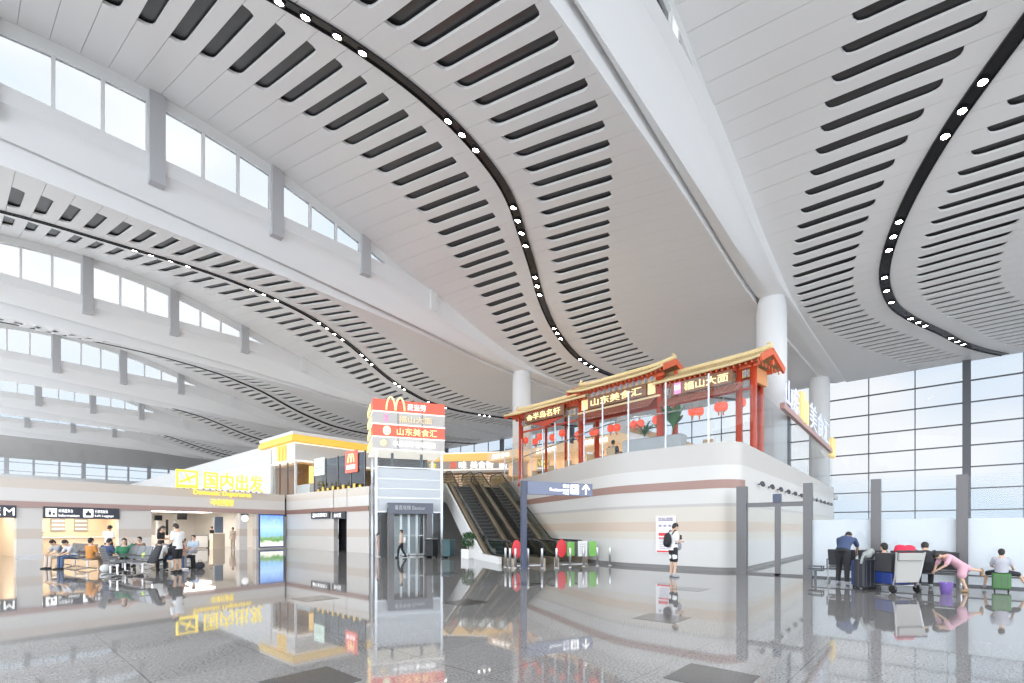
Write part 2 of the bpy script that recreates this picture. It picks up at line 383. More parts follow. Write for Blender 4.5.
# ---- beams with clerestory wall and windows
wn = [0]
def arch(X): return shell_z(X, 1.0)
def zA(X): return smooth_tab(X, [-8, 12, 15, 17, 20, 26, 28, 60], [16.3, 16.3, 16.15, 15.85, 15.2, 14.2, 13.95, 13.93])
def pil_x(i): return 5.09 + 4.82 * i
def beam(k):
    yf = YF(k); sill = 16.95; b = MB(); xs = [-6.9 + 0.83 * i for i in range(68)]; xs = [x for x in xs if x < 49.2]
    prof = []
    def section(X):
        o_ = off(X); c_ = zc(X); a_ = zA(X); top = max(min(sill, arch(X) + 0.1), a_ + 0.05)
        return [(0, top), (0, a_), (0.05, a_ - 0.03), (0.22, a_ - (a_ - c_) * 0.3), (0.42, c_ + (a_ - c_) * 0.36), (0.58, c_ + (a_ - c_) * 0.1), (0.7, c_), (o_ - 0.16, c_ + 0.12), (o_ - 0.13, c_ + 0.34), (o_ - 0.03, c_ + 0.34), (o_ - 0.02, min(zn(X), c_ - 0.02)), (o_ + 0.06, min(zn(X), c_ - 0.02)), (o_ + 0.08, top - 0.05), (0.3, top - 0.02), (0.25, top)]
    n = 15; vs = []
    for X in xs:
        for dy, z in section(X): vs.append((X, yf + dy, z))
    b.add(vs, [(i * n + j, i * n + (j + 1) % n, (i + 1) * n + (j + 1) % n, (i + 1) * n + j) for i in range(len(xs) - 1) for j in range(n)])
    root = b.build('trim_%d' % (k + 1), M_beam, kind='structure')
    md = root.modifiers.new('e', 'EDGE_SPLIT'); md.split_angle = R(38)
    for p in root.data.polygons: p.use_smooth = True
    # clerestory wall: header under the shell edge, solid ends and grey pillars
    hd = MB(); y0, y1 = yf + 0.02, yf + 0.22; dx = 0.2
    def win_top(X): return arch(X) - 0.5
    WEND = 15.05
    while win_top(WEND) > sill + 0.06: WEND += 0.05
    X = -6.9
    while X < 32:
        Xb = X + dx; a, c = arch(X) + 0.3, arch(Xb) + 0.3
        lo0 = max(sill, win_top(X)); lo1 = max(sill, win_top(Xb))
        if a > lo0 - 0.2:
            if X > WEND - 0.1: lo0 = lo1 = 14.0 + 0.0 * X; lo0 = min(sill, a - 0.3) - 0.2; lo1 = lo0
            hd.slab([(X, y0, lo0), (Xb, y0, lo1), (Xb, y0, c), (X, y0, a)], (0, y1 - y0, 0))
        X = Xb
    hd.build('clerestory_wall', M_white, root)
    for i in range(-2, 5):
        px = pil_x(i)
        if arch(px) < 15.3 or (k < 2 and i > 1): continue
        p = MB(); pr_ = 0.14 if k > 1 else 0.03; p.box(px - 0.27 + (0.1 if k < 2 else 0), yf - pr_, (15.8 if k > 1 else 16.4) if i < 3 else arch(px) - 1.2, px + 0.27, yf + 0.24, arch(px) + 0.1)
        p.build('pillar', M_pil if i < 3 else M_white, root)
    for i in range(-2, 4):
        a, c = pil_x(i) + 0.3, pil_x(i + 1) - 0.3
        if win_top(a) < sill + 0.15: continue
        wn[0] += 1; wd = (c - a) / 3; g = MB(); fr = MB(); any_ = False
        for j in range(3):
            xa, xb = a + wd * j + (0.05 if j else 0), a + wd * (j + 1) - 0.05
            if xa > WEND - 0.1: continue
            xb = min(xb, WEND); ta, tb = win_top(xa), max(win_top(xb), sill + 0.03)
            g.slab([(xa, yf + 0.12, sill), (xb, yf + 0.12, sill), (xb, yf + 0.12, tb), (xa, yf + 0.12, ta)], (0, 0.02, 0)); any_ = True
            if j: fr.box(xa - 0.11, yf + 0.05, sill, xa + 0.0, yf + 0.2, ta + 0.05)
        for xe0, xe1 in ((pil_x(i) + 0.2, a + 0.0), (c - 0.05, pil_x(i + 1) - 0.2)) if i < 2 else ((pil_x(i) + 0.2, a),):
            fr.slab([(xe0, yf + 0.05, sill), (xe1, yf + 0.05, sill), (xe1, yf + 0.05, win_top(xe1) + 0.1), (xe0, yf + 0.05, win_top(xe0) + 0.1)], (0, 0.15, 0))
        if any_:
            fo = fr.build('window_%d' % wn[0], M_white, kind='structure'); g.build('pane', M_clglass, fo)
for k in range(0, 7): beam(k)
# the last low soffit and the end wall with its strip of windows
b = MB(); vs = []; nx = 30
for i in range(nx + 1):
    X = -6.9 + 56 * i / nx; z0 = min(zc(X) + 0.1, 15.5)
    vs += [(X, 97.4, z0), (X, 104, z0 - 0.55), (X, 112, min(12.95, z0 - 0.9)), (X, 112, 15.9), (X, 97.4, 15.9)]
b.add(vs, [(i * 5 + j, (i + 1) * 5 + j, (i + 1) * 5 + j + 1, i * 5 + j + 1) for i in range(nx) for j in range(4)])
b.build('ceiling_end', mat('grey_soffit', (0.52, 0.50, 0.48), 0.5), kind='structure')
b = MB(); b.box(-6.9, 112, 0, 49.2, 112.3, 10.4); root = b.build('wall_end', M_white, kind='structure')
wn[0] += 1
fr = MB()
for i in range(19):
    X = -5.7 + 3.1 * i; big = (i % 3 == 0); hw = 0.28 if big else 0.13; fr.box(X - hw, 111.8, 10.4, X + hw, 112.3, 13)
fr.box(-6.9, 111.9, 12.3, 49.2, 112.1, 12.4); fr.box(-6.9, 111.9, 10.9, 49.2, 112.1, 10.98)
fo = fr.build('window_%d' % wn[0], M_pil, kind='structure')
g = MB(); g.box(-6.9, 112.0, 10.4, 49.2, 112.03, 13); g.build('pane', M_clglass, fo)
# ---- curtain wall beyond, X = 49.2
wn[0] += 1
CW = 49.2
fr = MB()
for j in range(8): fr.box(CW - 0.12, -45, 2.96 + 1.59 * (j - 1) - 0.045, CW + 0.05, 112, 2.96 + 1.59 * (j - 1) + 0.045)
root = fr.build('window_%d' % wn[0], M_dkgrey, kind='structure')
vb = MB(); tk = MB()
for j in range(-15, 39):
    Y = -1.06 + 2.93 * j
    if j % 4 == 0: tk.box(CW - 0.5, Y - 0.23, 0, CW - 0.08, Y + 0.23, 14.1)
    vb.box(CW - 0.06, Y - 0.04, 0, CW + 0.06, Y + 0.04, 14.1)
vb.build('mullion', mat('blue_grey_mullion', (0.2, 0.22, 0.27), 0.4), root); tk.build('wide_mullion', M_dkgrey, root)
g = MB(); g.box(CW, -45, 0.4, CW + 0.02, 112, 14.1); g.build('pane', M_skyglass, root)
b = MB(); b.box(CW - 0.05, -45, 0, CW + 0.1, 112, 0.45); b.build('plinth', M_white, root)
# ---- columns
CONC = mat('white_column', (0.74, 0.74, 0.735), 0.45)
def column(X, Y, z0, top, label):
    b = MB(); b.lathe([(0.74, z0), (0.74, top - 0.9), (0.69, top - 0.35), (0.62, top - 0.02), (0.62, top + 0.1)], (X, Y, 0), 40)
    o = b.build('round_column', CONC, smooth=True); tag(o, label, 'column')
column(28.8, 7.05, 4.35, 14.0, 'white round column right behind the end of the red and gold pavilion roof')
column(29.0, 25.0, 4.35, 14.0, 'white round column left of the pavilion, behind its left roof end')
column(46.4, 7.8, 0, 14.0, 'white round column beside the tall glass facade, topmost part touching the flat ceiling')
column(46.4, 25.8, 4.35, 14.0, 'white round column far behind the restaurant floor')
column(28.8, 43.0, 4.35, 14.0, 'distant white round column behind the lift and food court')

# ================================================================== LEFT BUILDING
BW = (0.95, 36.8); BR = atan2(2.9, 15.82)
def BL(x, y=0): return (BW[0] + x * cos(BR) - y * sin(BR), BW[1] + x * sin(BR) + y * cos(BR))
def placed(o, loc, rz): o.location = (loc[0], loc[1], loc[2] if len(loc) > 2 else 0); o.rotation_euler = (0, 0, rz); return o
M_warmwall = mat('warm_beige_wall', (0.70, 0.60, 0.48), 0.6)
M_deck = mat('deck_floor', (0.5, 0.48, 0.46), 0.3)
# piers, fascia and stripe of the wall facing the hall
b = MB()
for x0, x1 in ((-14, -2.6), (0.62, 1.66), (5.12, 6.86), (12.5, 13.1), (13.75, 16.08)): b.box(x0, 0.06, 0, x1, 0.5, 2.75)
b.box(-14, 0, 2.74, 16.11, 0.5, 4.3)
wl = placed(b.build('wall_left', M_left, kind='structure'), BW, BR)
b = MB(); b.box(-14, -0.02, 2.72, 16.12, 0.05, 3.05); b.build('brown_band', mat('rose_brown_band', (0.46, 0.32, 0.29), 0.4), wl)
b = MB()
for x0, x1 in ((-14, -2.6), (0.6, 1.68), (5.1, 6.88)): b.box(x0, 0.03, 0, x1, 0.07, 0.12)
b.build('baseboard_left', M_steel, wl)
# wall turning toward the lift
b = MB(); b.box(16.98, 27.6, 0, 17.3, 30.36, 4.3); b.box(16.98, 32.13, 0, 17.3, 39.9, 4.3); b.box(16.98, 30.3, 2.75, 17.3, 32.2, 4.3)
wl2 = b.build('wall_left_return', M_left, kind='structure')
b = MB(); b.box(16.94, 27.6, 2.72, 17.0, 39.78, 3.05); b.build('brown_band', M_band, wl2)
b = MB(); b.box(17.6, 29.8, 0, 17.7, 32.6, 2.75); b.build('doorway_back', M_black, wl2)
# rooms behind
b = MB(); b.box(-14, 5.2, 0, 6.3, 5.4, 3.1); b.box(1.0, 0.5, 0, 1.15, 5.2, 3.1); b.box(6.2, 0.5, 0, 6.35, 14, 3.1); b.box(-14, 0.5, 2.95, 6.3, 5.4, 3.1)
placed(b.build('wall_rooms', M_warmwall, kind='structure'), BW, BR)
b = MB(); b.box(6.2, 14, 0, 20, 14.2, 3.1); b.box(15.9, 0.5, 0, 16.05, 14, 3.1); b.box(6.3, 0.5, 3.0, 16, 14, 3.1)
placed(b.build('wall_security_hall', mat('pale_grey_wall', (0.8, 0.775, 0.74), 0.5), kind='structure'), BW, BR)
def lampstrip(lx, ly, dx, dy, label, z=2.93):
    m = MB(); m.box(-dx / 2, -dy / 2, -0.03, dx / 2, dy / 2, 0.0); p = BL(lx, ly)
    o = placed(m.build('ceiling_lamp', M_warm if lx < 6 else mat('lit_hall_panel', (1, .95, .88), .5, emit=(1, .94, .86), es=10)), (p[0], p[1], z), BR); tag(o, label, 'lamp'); return o
lampstrip(-0.6, 2.5, 2.6, 3.2, 'glowing ceiling lamp inside the leftmost warm room')
lampstrip(3.6, 2.6, 3.6, 3.2, 'glowing ceiling lamp above the counter under the dark double sign')
lampstrip(9.6, 4.2, 5.5, 2.2, 'glowing ceiling lamp just inside the security entrance', 2.98)
lampstrip(10.5, 8.2, 7.5, 1.6, 'glowing ceiling lamp above the security gates', 2.98)
# decks
def deck_poly(poly, z0, z1, name):
    b = MB(); b.prism(poly, z0, z1); return b.build(name, [M_deck], kind='structure')
p0 = BL(-14, 0.1); p1 = BL(16.1, 0.1)
deck_poly([p0, p1, (17.0, 39.9), (17.2, 111.9), (-14, 111.9)], 4.1, 4.28, 'floor_upper_left')
WALLP = [(18.2, 6.6), (18.2, 8.4), (18.24, 9.9), (18.55, 11.0), (19.15, 12.3), (20.2, 14.2)] + [UN(s, 11.2) for s in (23.6, 26, 28.5, 31, 33)]
dp = [(17.2, 100), (17.2, 27.75), UN(31.8, 2.1), UN(31.8, 6.9), UN(32.6, 6.9), UN(32.6, 11.15)] + [UN(s, 11.3) for s in (31, 26)] + [(20.35, 14.2), (19.3, 12.3), (18.45, 9.9), (18.4, 6.7), (19.3, 5.75), (45, 6.7), (49, 6.9), (49, 100)]
deck_poly(dp, 4.02, 4.32, 'floor_upper_right')
# ---- long white wall standing on the deck and the corner shop with the yellow cornice
b = MB(); b.box(17.0, 43.0, 4.28, 17.4, 100, 8.75)
o = b.build('wall_white_long', M_whitewall, kind='structure')
b = MB()
for zz in (5.4, 6.5, 7.6): b.box(16.99, 43.0, zz, 17.01, 100, zz + 0.02)
b.build('panel_joint', mat('grey_joint', (0.5, 0.5, 0.5), 0.6), o)
M_yel = mat('lit_yellow_cornice', (0.9, 0.6, 0.1), 0.5, emit=(1.0, 0.62, 0.10), es=0.3)
M_glow = mat('lit_white_strip', (.8, .8, .8), 0.5, emit=(1, 0.93, 0.8), es=0.8)
M_orange = mat('warm_orange_interior', (0.62, 0.36, 0.15), 0.5)
M_red = mat('lacquer_red', (0.55, 0.045, 0.02), 0.35)
M_redpanel = mat('lit_red_sign', (0.8, 0.08, 0.05), 0.4, emit=(1.0, 0.27, 0.17), es=0.42)
t = thing('corner_shop', 'white corner shop with glowing yellow cornice above the brown banded wall', 'shop', (17.1, 38.5, 4.32))
b = MB(); b.box(0, 0, 2.72, 12, 6, 4.35); b.box(0, 0, 0, 0.15, 0.15, 2.8); b.box(0, 4.4, 0, 0.2, 6, 2.8); b.box(11.8, 0, 0, 12, 6, 2.8); b.build('fascia', M_whitewall, t)
b = MB(); b.box(-0.45, -0.45, 4.15, 12.2, 6.2, 4.5); b.box(-0.3, -0.3, 4.5, 12.2, 6.2, 4.7); b.build('cornice', M_yel, t)
b = MB(); b.box(-0.05, -0.05, 4.06, 12.1, 6.1, 4.12); b.box(-0.06, -0.06, 2.66, 12.1, 4.5, 2.73); b.build('light_strip', M_glow, t)
b = MB(); b.box(-0.35, -0.35, 4.7, 12.3, 6.3, 4.95); b.build('roof_edge', M_white, t)
b = MB()
for i in range(3): b.box(-0.08, 1.6 + i * 0.62, 2.85, 0.02, 1.98 + i * 0.62, 4.1)
b.build('yellow_bars', M_yel, t)
b = MB(); b.box(0.8, 5.5, 0, 11.8, 5.7, 2.7); b.box(3.2, 1.5, 0, 3.4, 5.5, 2.7); b.box(0.5, 0.4, 2.5, 11.7, 5.5, 2.68); b.build('interior_wall', M_orange, t)
b = MB(); b.box(1.6, 0.9, 0, 2.6, 3.6, 1.0); b.box(4.5, 1.0, 0, 9.0, 1.6, 1.1); b.build('counter', M_white, t)
b = MB(); b.box(0.06, 0.15, 0.05, 0.08, 4.4, 2.66); b.box(0.15, 0.06, 0.05, 11.8, 0.08, 2.66); b.build('glazing', M_glass, t)
b = MB()
for y in (1.5, 3.0): b = MB(); b.box(0.02, y, 0, 0.12, y + 0.07, 2.7); b.build('window_mullion', mat('bronze_frame', (0.16, 0.11, 0.08), 0.4), t)
for x in (2.0, 4.0, 6.0, 8.0, 10.0): b = MB(); b.box(x, 0.02, 0, x + 0.07, 0.12, 2.7); b.build('window_mullion', MATS['bronze_frame'], t)
pass
b = MB(); b.box(0.9, -0.5, 0.9, 1.9, -0.45, 2.3); b.build('menu_banner', mat('lit_orange_banner', (0.9, 0.6, 0.2), 0.5, emit=(1, 0.68, 0.25), es=0.8), t)
# glazed screen on the deck edge with two hanging signs
t = thing('deck_glass_screen', 'dark reflective glass screen on the deck edge below the yellow cornice', 'glass screen', (17.1, 28.2, 4.3))
b = MB()
for i in range(4): b.box(-0.02, 0.1 + i * 1.75, 0.05, 0.02, 1.75 + i * 1.75, 2.3)
b.build('pane', glass('dark_blue_glass', (0.22, 0.27, 0.33), 1.6), t)
for i in range(5):
    b = MB(); b.box(-0.05, i * 1.75, 0, 0.05, i * 1.75 + 0.08, 2.38); b.build('post', M_dkgrey, t)
for i in range(9):
    b = MB(); b.box(-0.12, 0.4 + i * 0.72, 0.02, -0.06, 0.62 + i * 0.72, 0.16 + 0.12 * (i % 2)); b.build('yellow_ornament', M_yel, t)
def arches_logo(w, h, m, loc, rz, parent, r=0.06):
    b = MB()
    for cx in (0.25, 0.75):
        pts = [((cx + 0.25 * cos(a) * 0.93) * w, -0.04, h * (sin(a) if a <= pi else 0)) for a in [pi * j / 12 for j in range(13)]]
        b.tube(pts, r, 6)
    o = b.build('arches_emblem', m, parent, True); o.location = loc; o.rotation_euler = (0, 0, rz); return o
t = thing('hanging_red_sign', 'red hanging sign with yellow arches and white characters on dark glass', 'sign', (17.03, 30.6, 5.35), -pi / 2)
b = MB(); b.box(-0.0, -0.03, 0, 1.55, 0.03, 1.45); b.build('panel', M_redpanel, t)
arches_logo(0.75, 0.55, M_gold_l, (0.42, -0.02, 0.68), 0, t, 0.045)
text('麦当劳', 1.1, 0.3, M_wht_l, (0.22, -0.04, 0.22), 0, t, 0.03)
t = thing('hanging_white_sign', 'pale green white hanging sign left of the red sign', 'sign', (17.03, 35.1, 5.5), -pi / 2)
b = MB(); b.box(0, -0.03, 0, 1.5, 0.03, 1.25); b.build('panel', mat('lit_pale_green', (0.7, 0.85, 0.75), 0.5, emit=(0.75, 0.92, 0.8), es=0.5), t)
b = MB(); b.box(0.2, -0.05, 0.5, 1.2, -0.03, 0.58); b.box(0.2, -0.05, 0.3, 0.9, -0.03, 0.36); b.build('print', mat('print_green', (0.35, 0.5, 0.4), 0.6), t)
# ---- overhead boards and writing of the left wall
def icon(parent, x, z, s, kind, m=M_wht_l, y=-0.05):
    b = MB(); b.box(x, y, z, x + s, y + 0.02, z + s); o = b.build('pictogram_plate', m, parent)
    q = MB(); y2 = y - 0.015
    if kind == 'bag':
        q.box(x + .2 * s, y2, z + .18 * s, x + .8 * s, y2 + .01, z + .6 * s); q.box(x + .38 * s, y2, z + .6 * s, x + .62 * s, y2 + .01, z + .8 * s)
    elif kind == 'person':
        q.ell((x + .35 * s, y2, z + .78 * s), (.1 * s, .01, .1 * s)); q.box(x + .22 * s, y2, z + .2 * s, x + .48 * s, y2 + .01, z + .64 * s); q.box(x + .6 * s, y2, z + .2 * s, x + .82 * s, y2 + .01, z + .5 * s)
    elif kind == 'plane':
        q.beam((x + .2 * s, y2, z + .25 * s), (x + .8 * s, y2, z + .75 * s), .01, .13 * s); q.beam((x + .35 * s, y2, z + .7 * s), (x + .65 * s, y2, z + .3 * s), .01, .1 * s)
    elif kind == 'fork':
        q.box(x + .3 * s, y2, z + .15 * s, x + .38 * s, y2 + .01, z + .85 * s); q.box(x + .6 * s, y2, z + .15 * s, x + .68 * s, y2 + .01, z + .85 * s); q.box(x + .22 * s, y2, z + .55 * s, x + .46 * s, y2 + .01, z + .65 * s)
    q.build('pictogram', M_sign, o); return o
pt = BL(1.66, -0.02)
t = thing('wayfinding_board', 'dark sign with white pictograms and two lines of writing above the counter opening', 'sign', (pt[0], pt[1], 2.14), BR)
b = MB(); b.box(0, -0.04, 0, 3.46, 0.06, 0.66); b.build('board', M_sign, t)
icon(t, 0.1, 0.1, 0.46, 'person'); icon(t, 1.72, 0.1, 0.46, 'bag')
for i, (a_, e_) in enumerate((('问讯服务台', 'Information'), ('行李寄存处', 'Left Luggage'))):
    x = 0.64 + i * 1.62; text(a_, 0.62, 0.2, M_wht_l, (x, -0.045, 0.34), 0, t, 0.01); text(e_, 0.9, 0.16, M_wht_l, (x, -0.045, 0.1), 0, t, 0.01)
pt = BL(-2.6, -0.02)
t = thing('wayfinding_board', 'dark sign with large white letter M at the far left edge', 'sign', (pt[0], pt[1], 2.14), BR)
b = MB(); b.box(0, -0.04, 0, 3.2, 0.06, 0.66); b.build('board', M_sign, t)
text('M', 0.4, 0.4, M_wht_l, (2.72, -0.045, 0.13), 0, t, 0.01); text('母婴室', 0.5, 0.2, M_wht_l, (2.1, -0.045, 0.36), 0, t, 0.01); text('Room', 0.5, 0.15, M_wht_l, (2.1, -0.045, 0.12), 0, t, 0.01)
# counter room contents: grey posters and window openings on the back wall
for i, (x, wd, z0, z1) in enumerate(((2.2, .9, 1.35, 2.2), (3.35, .7, 1.4, 2.5), (4.5, .7, 1.4, 2.5))):
    pt = BL(x, 5.15); b = MB(); b.box(0, -0.03, z0, wd, 0.02, z1); o = placed(b.build('wall_notice', mat('grey_print_%d' % (i > 0), ((0.6, 0.55, 0.48) if i == 0 else (0.3, 0.31, 0.33)), 0.5)), pt, BR)
    if i:
        q = MB()
        for j in range(4): q.box(0.05, -0.05, z0 + 0.1 + j * 0.26, wd - 0.05, -0.03, z0 + 0.2 + j * 0.26)
        q.build('print', M_white, o)
    tag(o, ['beige framed notice on the back wall of the counter room', 'grey striped notice in the middle of the counter room wall', 'grey striped notice behind the standing person in white'][i], 'notice')
t = thing('service_counter', 'low beige service counter inside the warm room under the dark sign', 'counter', (*BL(1.9, 3.4), 0), BR)
b = MB(); b.box(0, 0, 0, 3.6, 0.5, 1.0); b.build('body', M_warmwall, t); b = MB(); b.box(-.05, -.08, 1.0, 3.65, .55, 1.05); b.build('top', M_white, t)
# yellow standing characters
t = thing('departures_sign', 'tall yellow characters with English and Korean lines above the entrance', 'sign', (*BL(8.2, -0.06), 4.34), BR)
o = text('国内出发', 4.25, 1.25, M_yel_l, (1.75, 0, 0.02), 0, t, 0.1, 'yellow_characters', bold=0.006)
b = MB()
for q_ in ((0, 0, 1.35, .13), (0, 1.07, 1.35, 1.2), (0, 0, .13, 1.2), (1.22, 0, 1.35, 1.2)): b.box(q_[0], -.1, q_[1], q_[2], 0, q_[3])
b.build('pictogram_frame', M_yel_l, t)
b = MB(); b.beam((0.2, -0.13, 0.35), (1.15, -0.13, 0.85), .02, .16); b.beam((.55, -.13, .95), (.85, -.13, .35), .02, .12); b.box(.15, -.14, .12, 1.2, -.11, .2); b.build('pictogram', M_yel_l, t)
text('Domestic Departures', 4.0, 0.42, M_yel_l, (1.1, 0.0, -0.5), 0, t, 0.05, 'yellow_english_line')
text('국내선출발', 1.6, 0.46, M_yel_l, (2.2, 0.0, -1.12), 0, t, 0.05, 'yellow_korean_line')
for i in range(15): b = MB(); b.box(0.1 + i * 0.42, 0.0, -0.06, 0.13 + i * 0.42, 0.2, 0.05); b.build('bracket', M_dkgrey, t)
# advertisement light box: sky, hills and city
adm = bpy.data.materials.new('advert_picture'); adm.use_nodes = True
tt = adm.node_tree; bb = tt.nodes['Principled BSDF']; g_ = tt.nodes.new('ShaderNodeTexCoord'); s_ = tt.nodes.new('ShaderNodeSeparateXYZ'); n_ = tt.nodes.new('ShaderNodeTexNoise'); n_.inputs['Scale'].default_value = 3
ma = tt.nodes.new('ShaderNodeMath'); ma.operation = 'MULTIPLY_ADD'; ma.inputs[1].default_value = 0.25
mb_ = tt.nodes.new('ShaderNodeMath'); mb_.operation = 'MULTIPLY_ADD'; mb_.inputs[1].default_value = 0.37; rr_ = tt.nodes.new('ShaderNodeValToRGB')
cols = [(0, (0.85, 0.85, 0.8)), (0.13, (0.8, 0.8, 0.7)), (0.2, (0.12, 0.3, 0.08)), (0.3, (0.25, 0.42, 0.2)), (0.38, (0.3, 0.55, 0.85)), (0.6, (0.45, 0.68, 0.95)), (1, (0.10, 0.25, 0.75))]
while len(rr_.color_ramp.elements) < len(cols): rr_.color_ramp.elements.new(0.5)
for e_, (p_, c_) in zip(rr_.color_ramp.elements, cols): e_.position = p_; e_.color = (*c_, 1)
tt.links.new(g_.outputs['Object'], s_.inputs[0]); tt.links.new(g_.outputs['Object'], n_.inputs['Vector'])
tt.links.new(s_.outputs['Z'], mb_.inputs[0]); tt.links.new(n_.outputs['Fac'], ma.inputs[0]); ma.inputs[2].default_value = -0.12
tt.links.new(ma.outputs[0], mb_.inputs[2]); tt.links.new(mb_.outputs[0], rr_.inputs[0]); tt.links.new(rr_.outputs[0], bb.inputs['Base Color']); tt.links.new(rr_.outputs[0], bb.inputs['Emission Color']); bb.inputs['Emission Strength'].default_value = 0.8
t = thing('advert_light_box', 'tall glowing light box showing blue sky over green hills', 'advertisement', (*BL(13.96, -0.04), 0.12), BR)
b = MB(); b.box(0.06, -0.02, 0.08, 1.98, 0.02, 2.5); b.build('picture', adm, t)
b = MB(); b.box(0, -0.01, 0, 2.04, 0.08, 0.08); b.box(0, -0.01, 2.5, 2.04, 0.08, 2.58); b.box(0, -0.03, 0, 0.06, 0.08, 2.58); b.box(1.98, -0.03, 0, 2.04, 0.08, 2.58); b.build('frame', mat('blue_frame', (0.06, 0.09, 0.3), 0.4), t)
# security gates, booths and screens inside the entrance
for i, (x, y) in enumerate(((9.0, 7.0), (9.9, 7.05), (10.6, 7.1), (11.2, 7.15))):
    t = thing('security_gate', ['first white security gate from the left inside the entrance', 'second white security gate inside the entrance', 'third white security gate inside the entrance', 'white security gate beside the person in black'][i], 'gate', (*BL(x, y), 0), BR)
    b = MB(); b.box(0, 0, 0, 0.25, 1.4, 1.05); b.build('body', mat('pale_peach_metal', (0.72, 0.62, 0.55), 0.4), t)
    b = MB(); b.box(0.04, -0.03, 1.05, 0.21, 0.02, 2.3); b.build('screen_post', M_black if i % 2 == 0 else M_pil, t)
t = thing('hanging_screen', 'black hanging screen above the security gates', 'screen', (*BL(11.55, 6.5), 2.3), BR)
b = MB(); b.box(-.35, 0, 0, .35, .08, .5); b.build('screen', M_black, t, bevel=.01); b = MB(); b.box(-.02, .02, .5, .02, .06, .7); b.build('hanger', M_steel, t)
t = thing('information_kiosk', 'grey information screen on a pale booth left of the pilaster', 'kiosk', (*BL(12.2, 3.2), 0), BR)
b = MB(); b.box(0, 0, 0, 0.9, 0.5, 1.2); b.build('booth', M_warmwall, t); b = MB(); b.box(0.1, -0.06, 1.25, 0.75, 0.04, 2.5); b.build('screen', mat('blue_grey_screen', (0.2, 0.26, 0.36), 0.3), t, bevel=.02)
t = thing('pilaster_clock', 'round white clock at the top of the pale pilaster beside the light box', 'clock', (*BL(12.85, 0.0), 2.35), BR)
b = MB(); b.ell((0, -0.08, 0), (0.27, 0.09, 0.27), 20, 10); b.build('face', mat('lit_clock', (.9, .9, .9), .4, emit=(1, 1, 1), es=0.6), t, True); b = MB(); b.box(-.25, -.1, .22, .25, .05, .34); b.build('bracket', M_dkgrey, t)
b = MB(); b.box(0, -0.1, 0, .42, .02, .34); b.box(.1, -.12, .1, .3, -.1, .24); o = placed(b.build('exit_sign', M_black), (*BL(7.0, .05), 2.1), BR); tag(o, 'small black hanging sign left of the security entrance', 'sign')
t = thing('barrier_table', 'pale barrier frame with thin dark legs inside the entrance', 'barrier', (*BL(11.2, 4.3), 0), BR)
b = MB()
for a_, c_ in (((0, 0, 0), (0, 0, 1.05)), ((1.2, 0, 0), (1.2, 0, 1.05)), ((0, 0, 1.05), (1.2, 0, 1.05)), ((0, 0, .1), (1.2, 0, .1))): b.tube([a_, c_], .025, 6)
b.build('frame', M_dkgrey, t); b = MB(); b.box(.03, -.01, .12, 1.17, .01, 1.0); b.build('panel', M_white, t)
# small boards over the dark doorway
t = thing('restroom_board', 'dark overhead sign with white characters left of the black doorway', 'sign', (16.9, 35.3, 2.3), -pi / 2)
b = MB(); b.box(0, -.05, 0, 2.75, .05, .5); b.build('board', M_sign, t); text('✈出发登机口', 2.2, .3, M_wht_l, (.25, -.055, .1), 0, t, .01)
t = thing('doorway_board', 'dark overhead sign with white characters above the black doorway', 'sign', (16.9, 32.15, 2.25), -pi / 2)
b = MB(); b.box(0, -.05, 0, 1.8, .05, .5); b.build('board', M_sign, t); text('办公区', 1.0, .3, M_wht_l, (.3, -.055, .1), 0, t, .01)

# ================================================================== CENTRAL BLOCK WITH THE RESTAURANTS
def path_wall(pts, z0, z1, th, name, m, kind='structure', parent=None, out=0.0, smooth=True):
    b = MB(); n = len(pts); vs = []
    for i, p in enumerate(pts):
        a = Vector(pts[max(i - 1, 0)]); c = Vector(pts[min(i + 1, n - 1)]); d = (c - a).normalized(); nr = Vector((d.y, -d.x))   # inward = right of travel
        po = Vector(p) - nr * out; pi_ = Vector(p) + nr * th
        vs += [(po.x, po.y, z0), (po.x, po.y, z1), (pi_.x, pi_.y, z1), (pi_.x, pi_.y, z0)]
    b.add(vs, [(4 * i + j, 4 * i + (j + 1) % 4, 4 * (i + 1) + (j + 1) % 4, 4 * (i + 1) + j) for i in range(n - 1) for j in range(4)] + [(0, 1, 2, 3), (4 * n - 4, 4 * n - 3, 4 * n - 2, 4 * n - 1)])
    o = b.build(name, m, parent, kind=kind if not parent else None)
    if smooth:
        for p in o.data.polygons: p.use_smooth = True
        md = o.modifiers.new('e', 'EDGE_SPLIT'); md.split_angle = R(30)
    return o
corner = [(19.2 - 1.0 * cos(a), 6.6 - 1.0 * sin(a)) for a in [pi / 2 * j / 10 for j in range(11)]][::-1]
side_end = (45.0, 6.6)
dense = []
for i in range(len(WALLP) - 1):                 # smooth curve through the wall points
    p = [WALLP[max(i - 1, 0)], WALLP[i], WALLP[i + 1], WALLP[min(i + 2, len(WALLP) - 1)]]
    for j in range(5):
        t_ = j / 5; dense.append(tuple(0.5 * ((2 * p[1][q]) + (-p[0][q] + p[2][q]) * t_ + (2 * p[0][q] - 5 * p[1][q] + 4 * p[2][q] - p[3][q]) * t_ ** 2 + (-p[0][q] + 3 * p[1][q] - 3 * p[2][q] + p[3][q]) * t_ ** 3) for q in (0, 1)))
dense.append(WALLP[-1])
BP = [side_end] + corner[:-1] + dense           # travelling from the far end of the side, round the corner, along the front
wb = path_wall(BP, 0, 4.75, 0.25, 'wall_block', M_block)
path_wall(dense, 3.05, 3.37, 0.05, 'brown_band', M_band, parent=wb, out=0.012)
path_wall(corner, 3.05, 3.37, 0.05, 'brown_band', M_band, parent=wb, out=0.012)
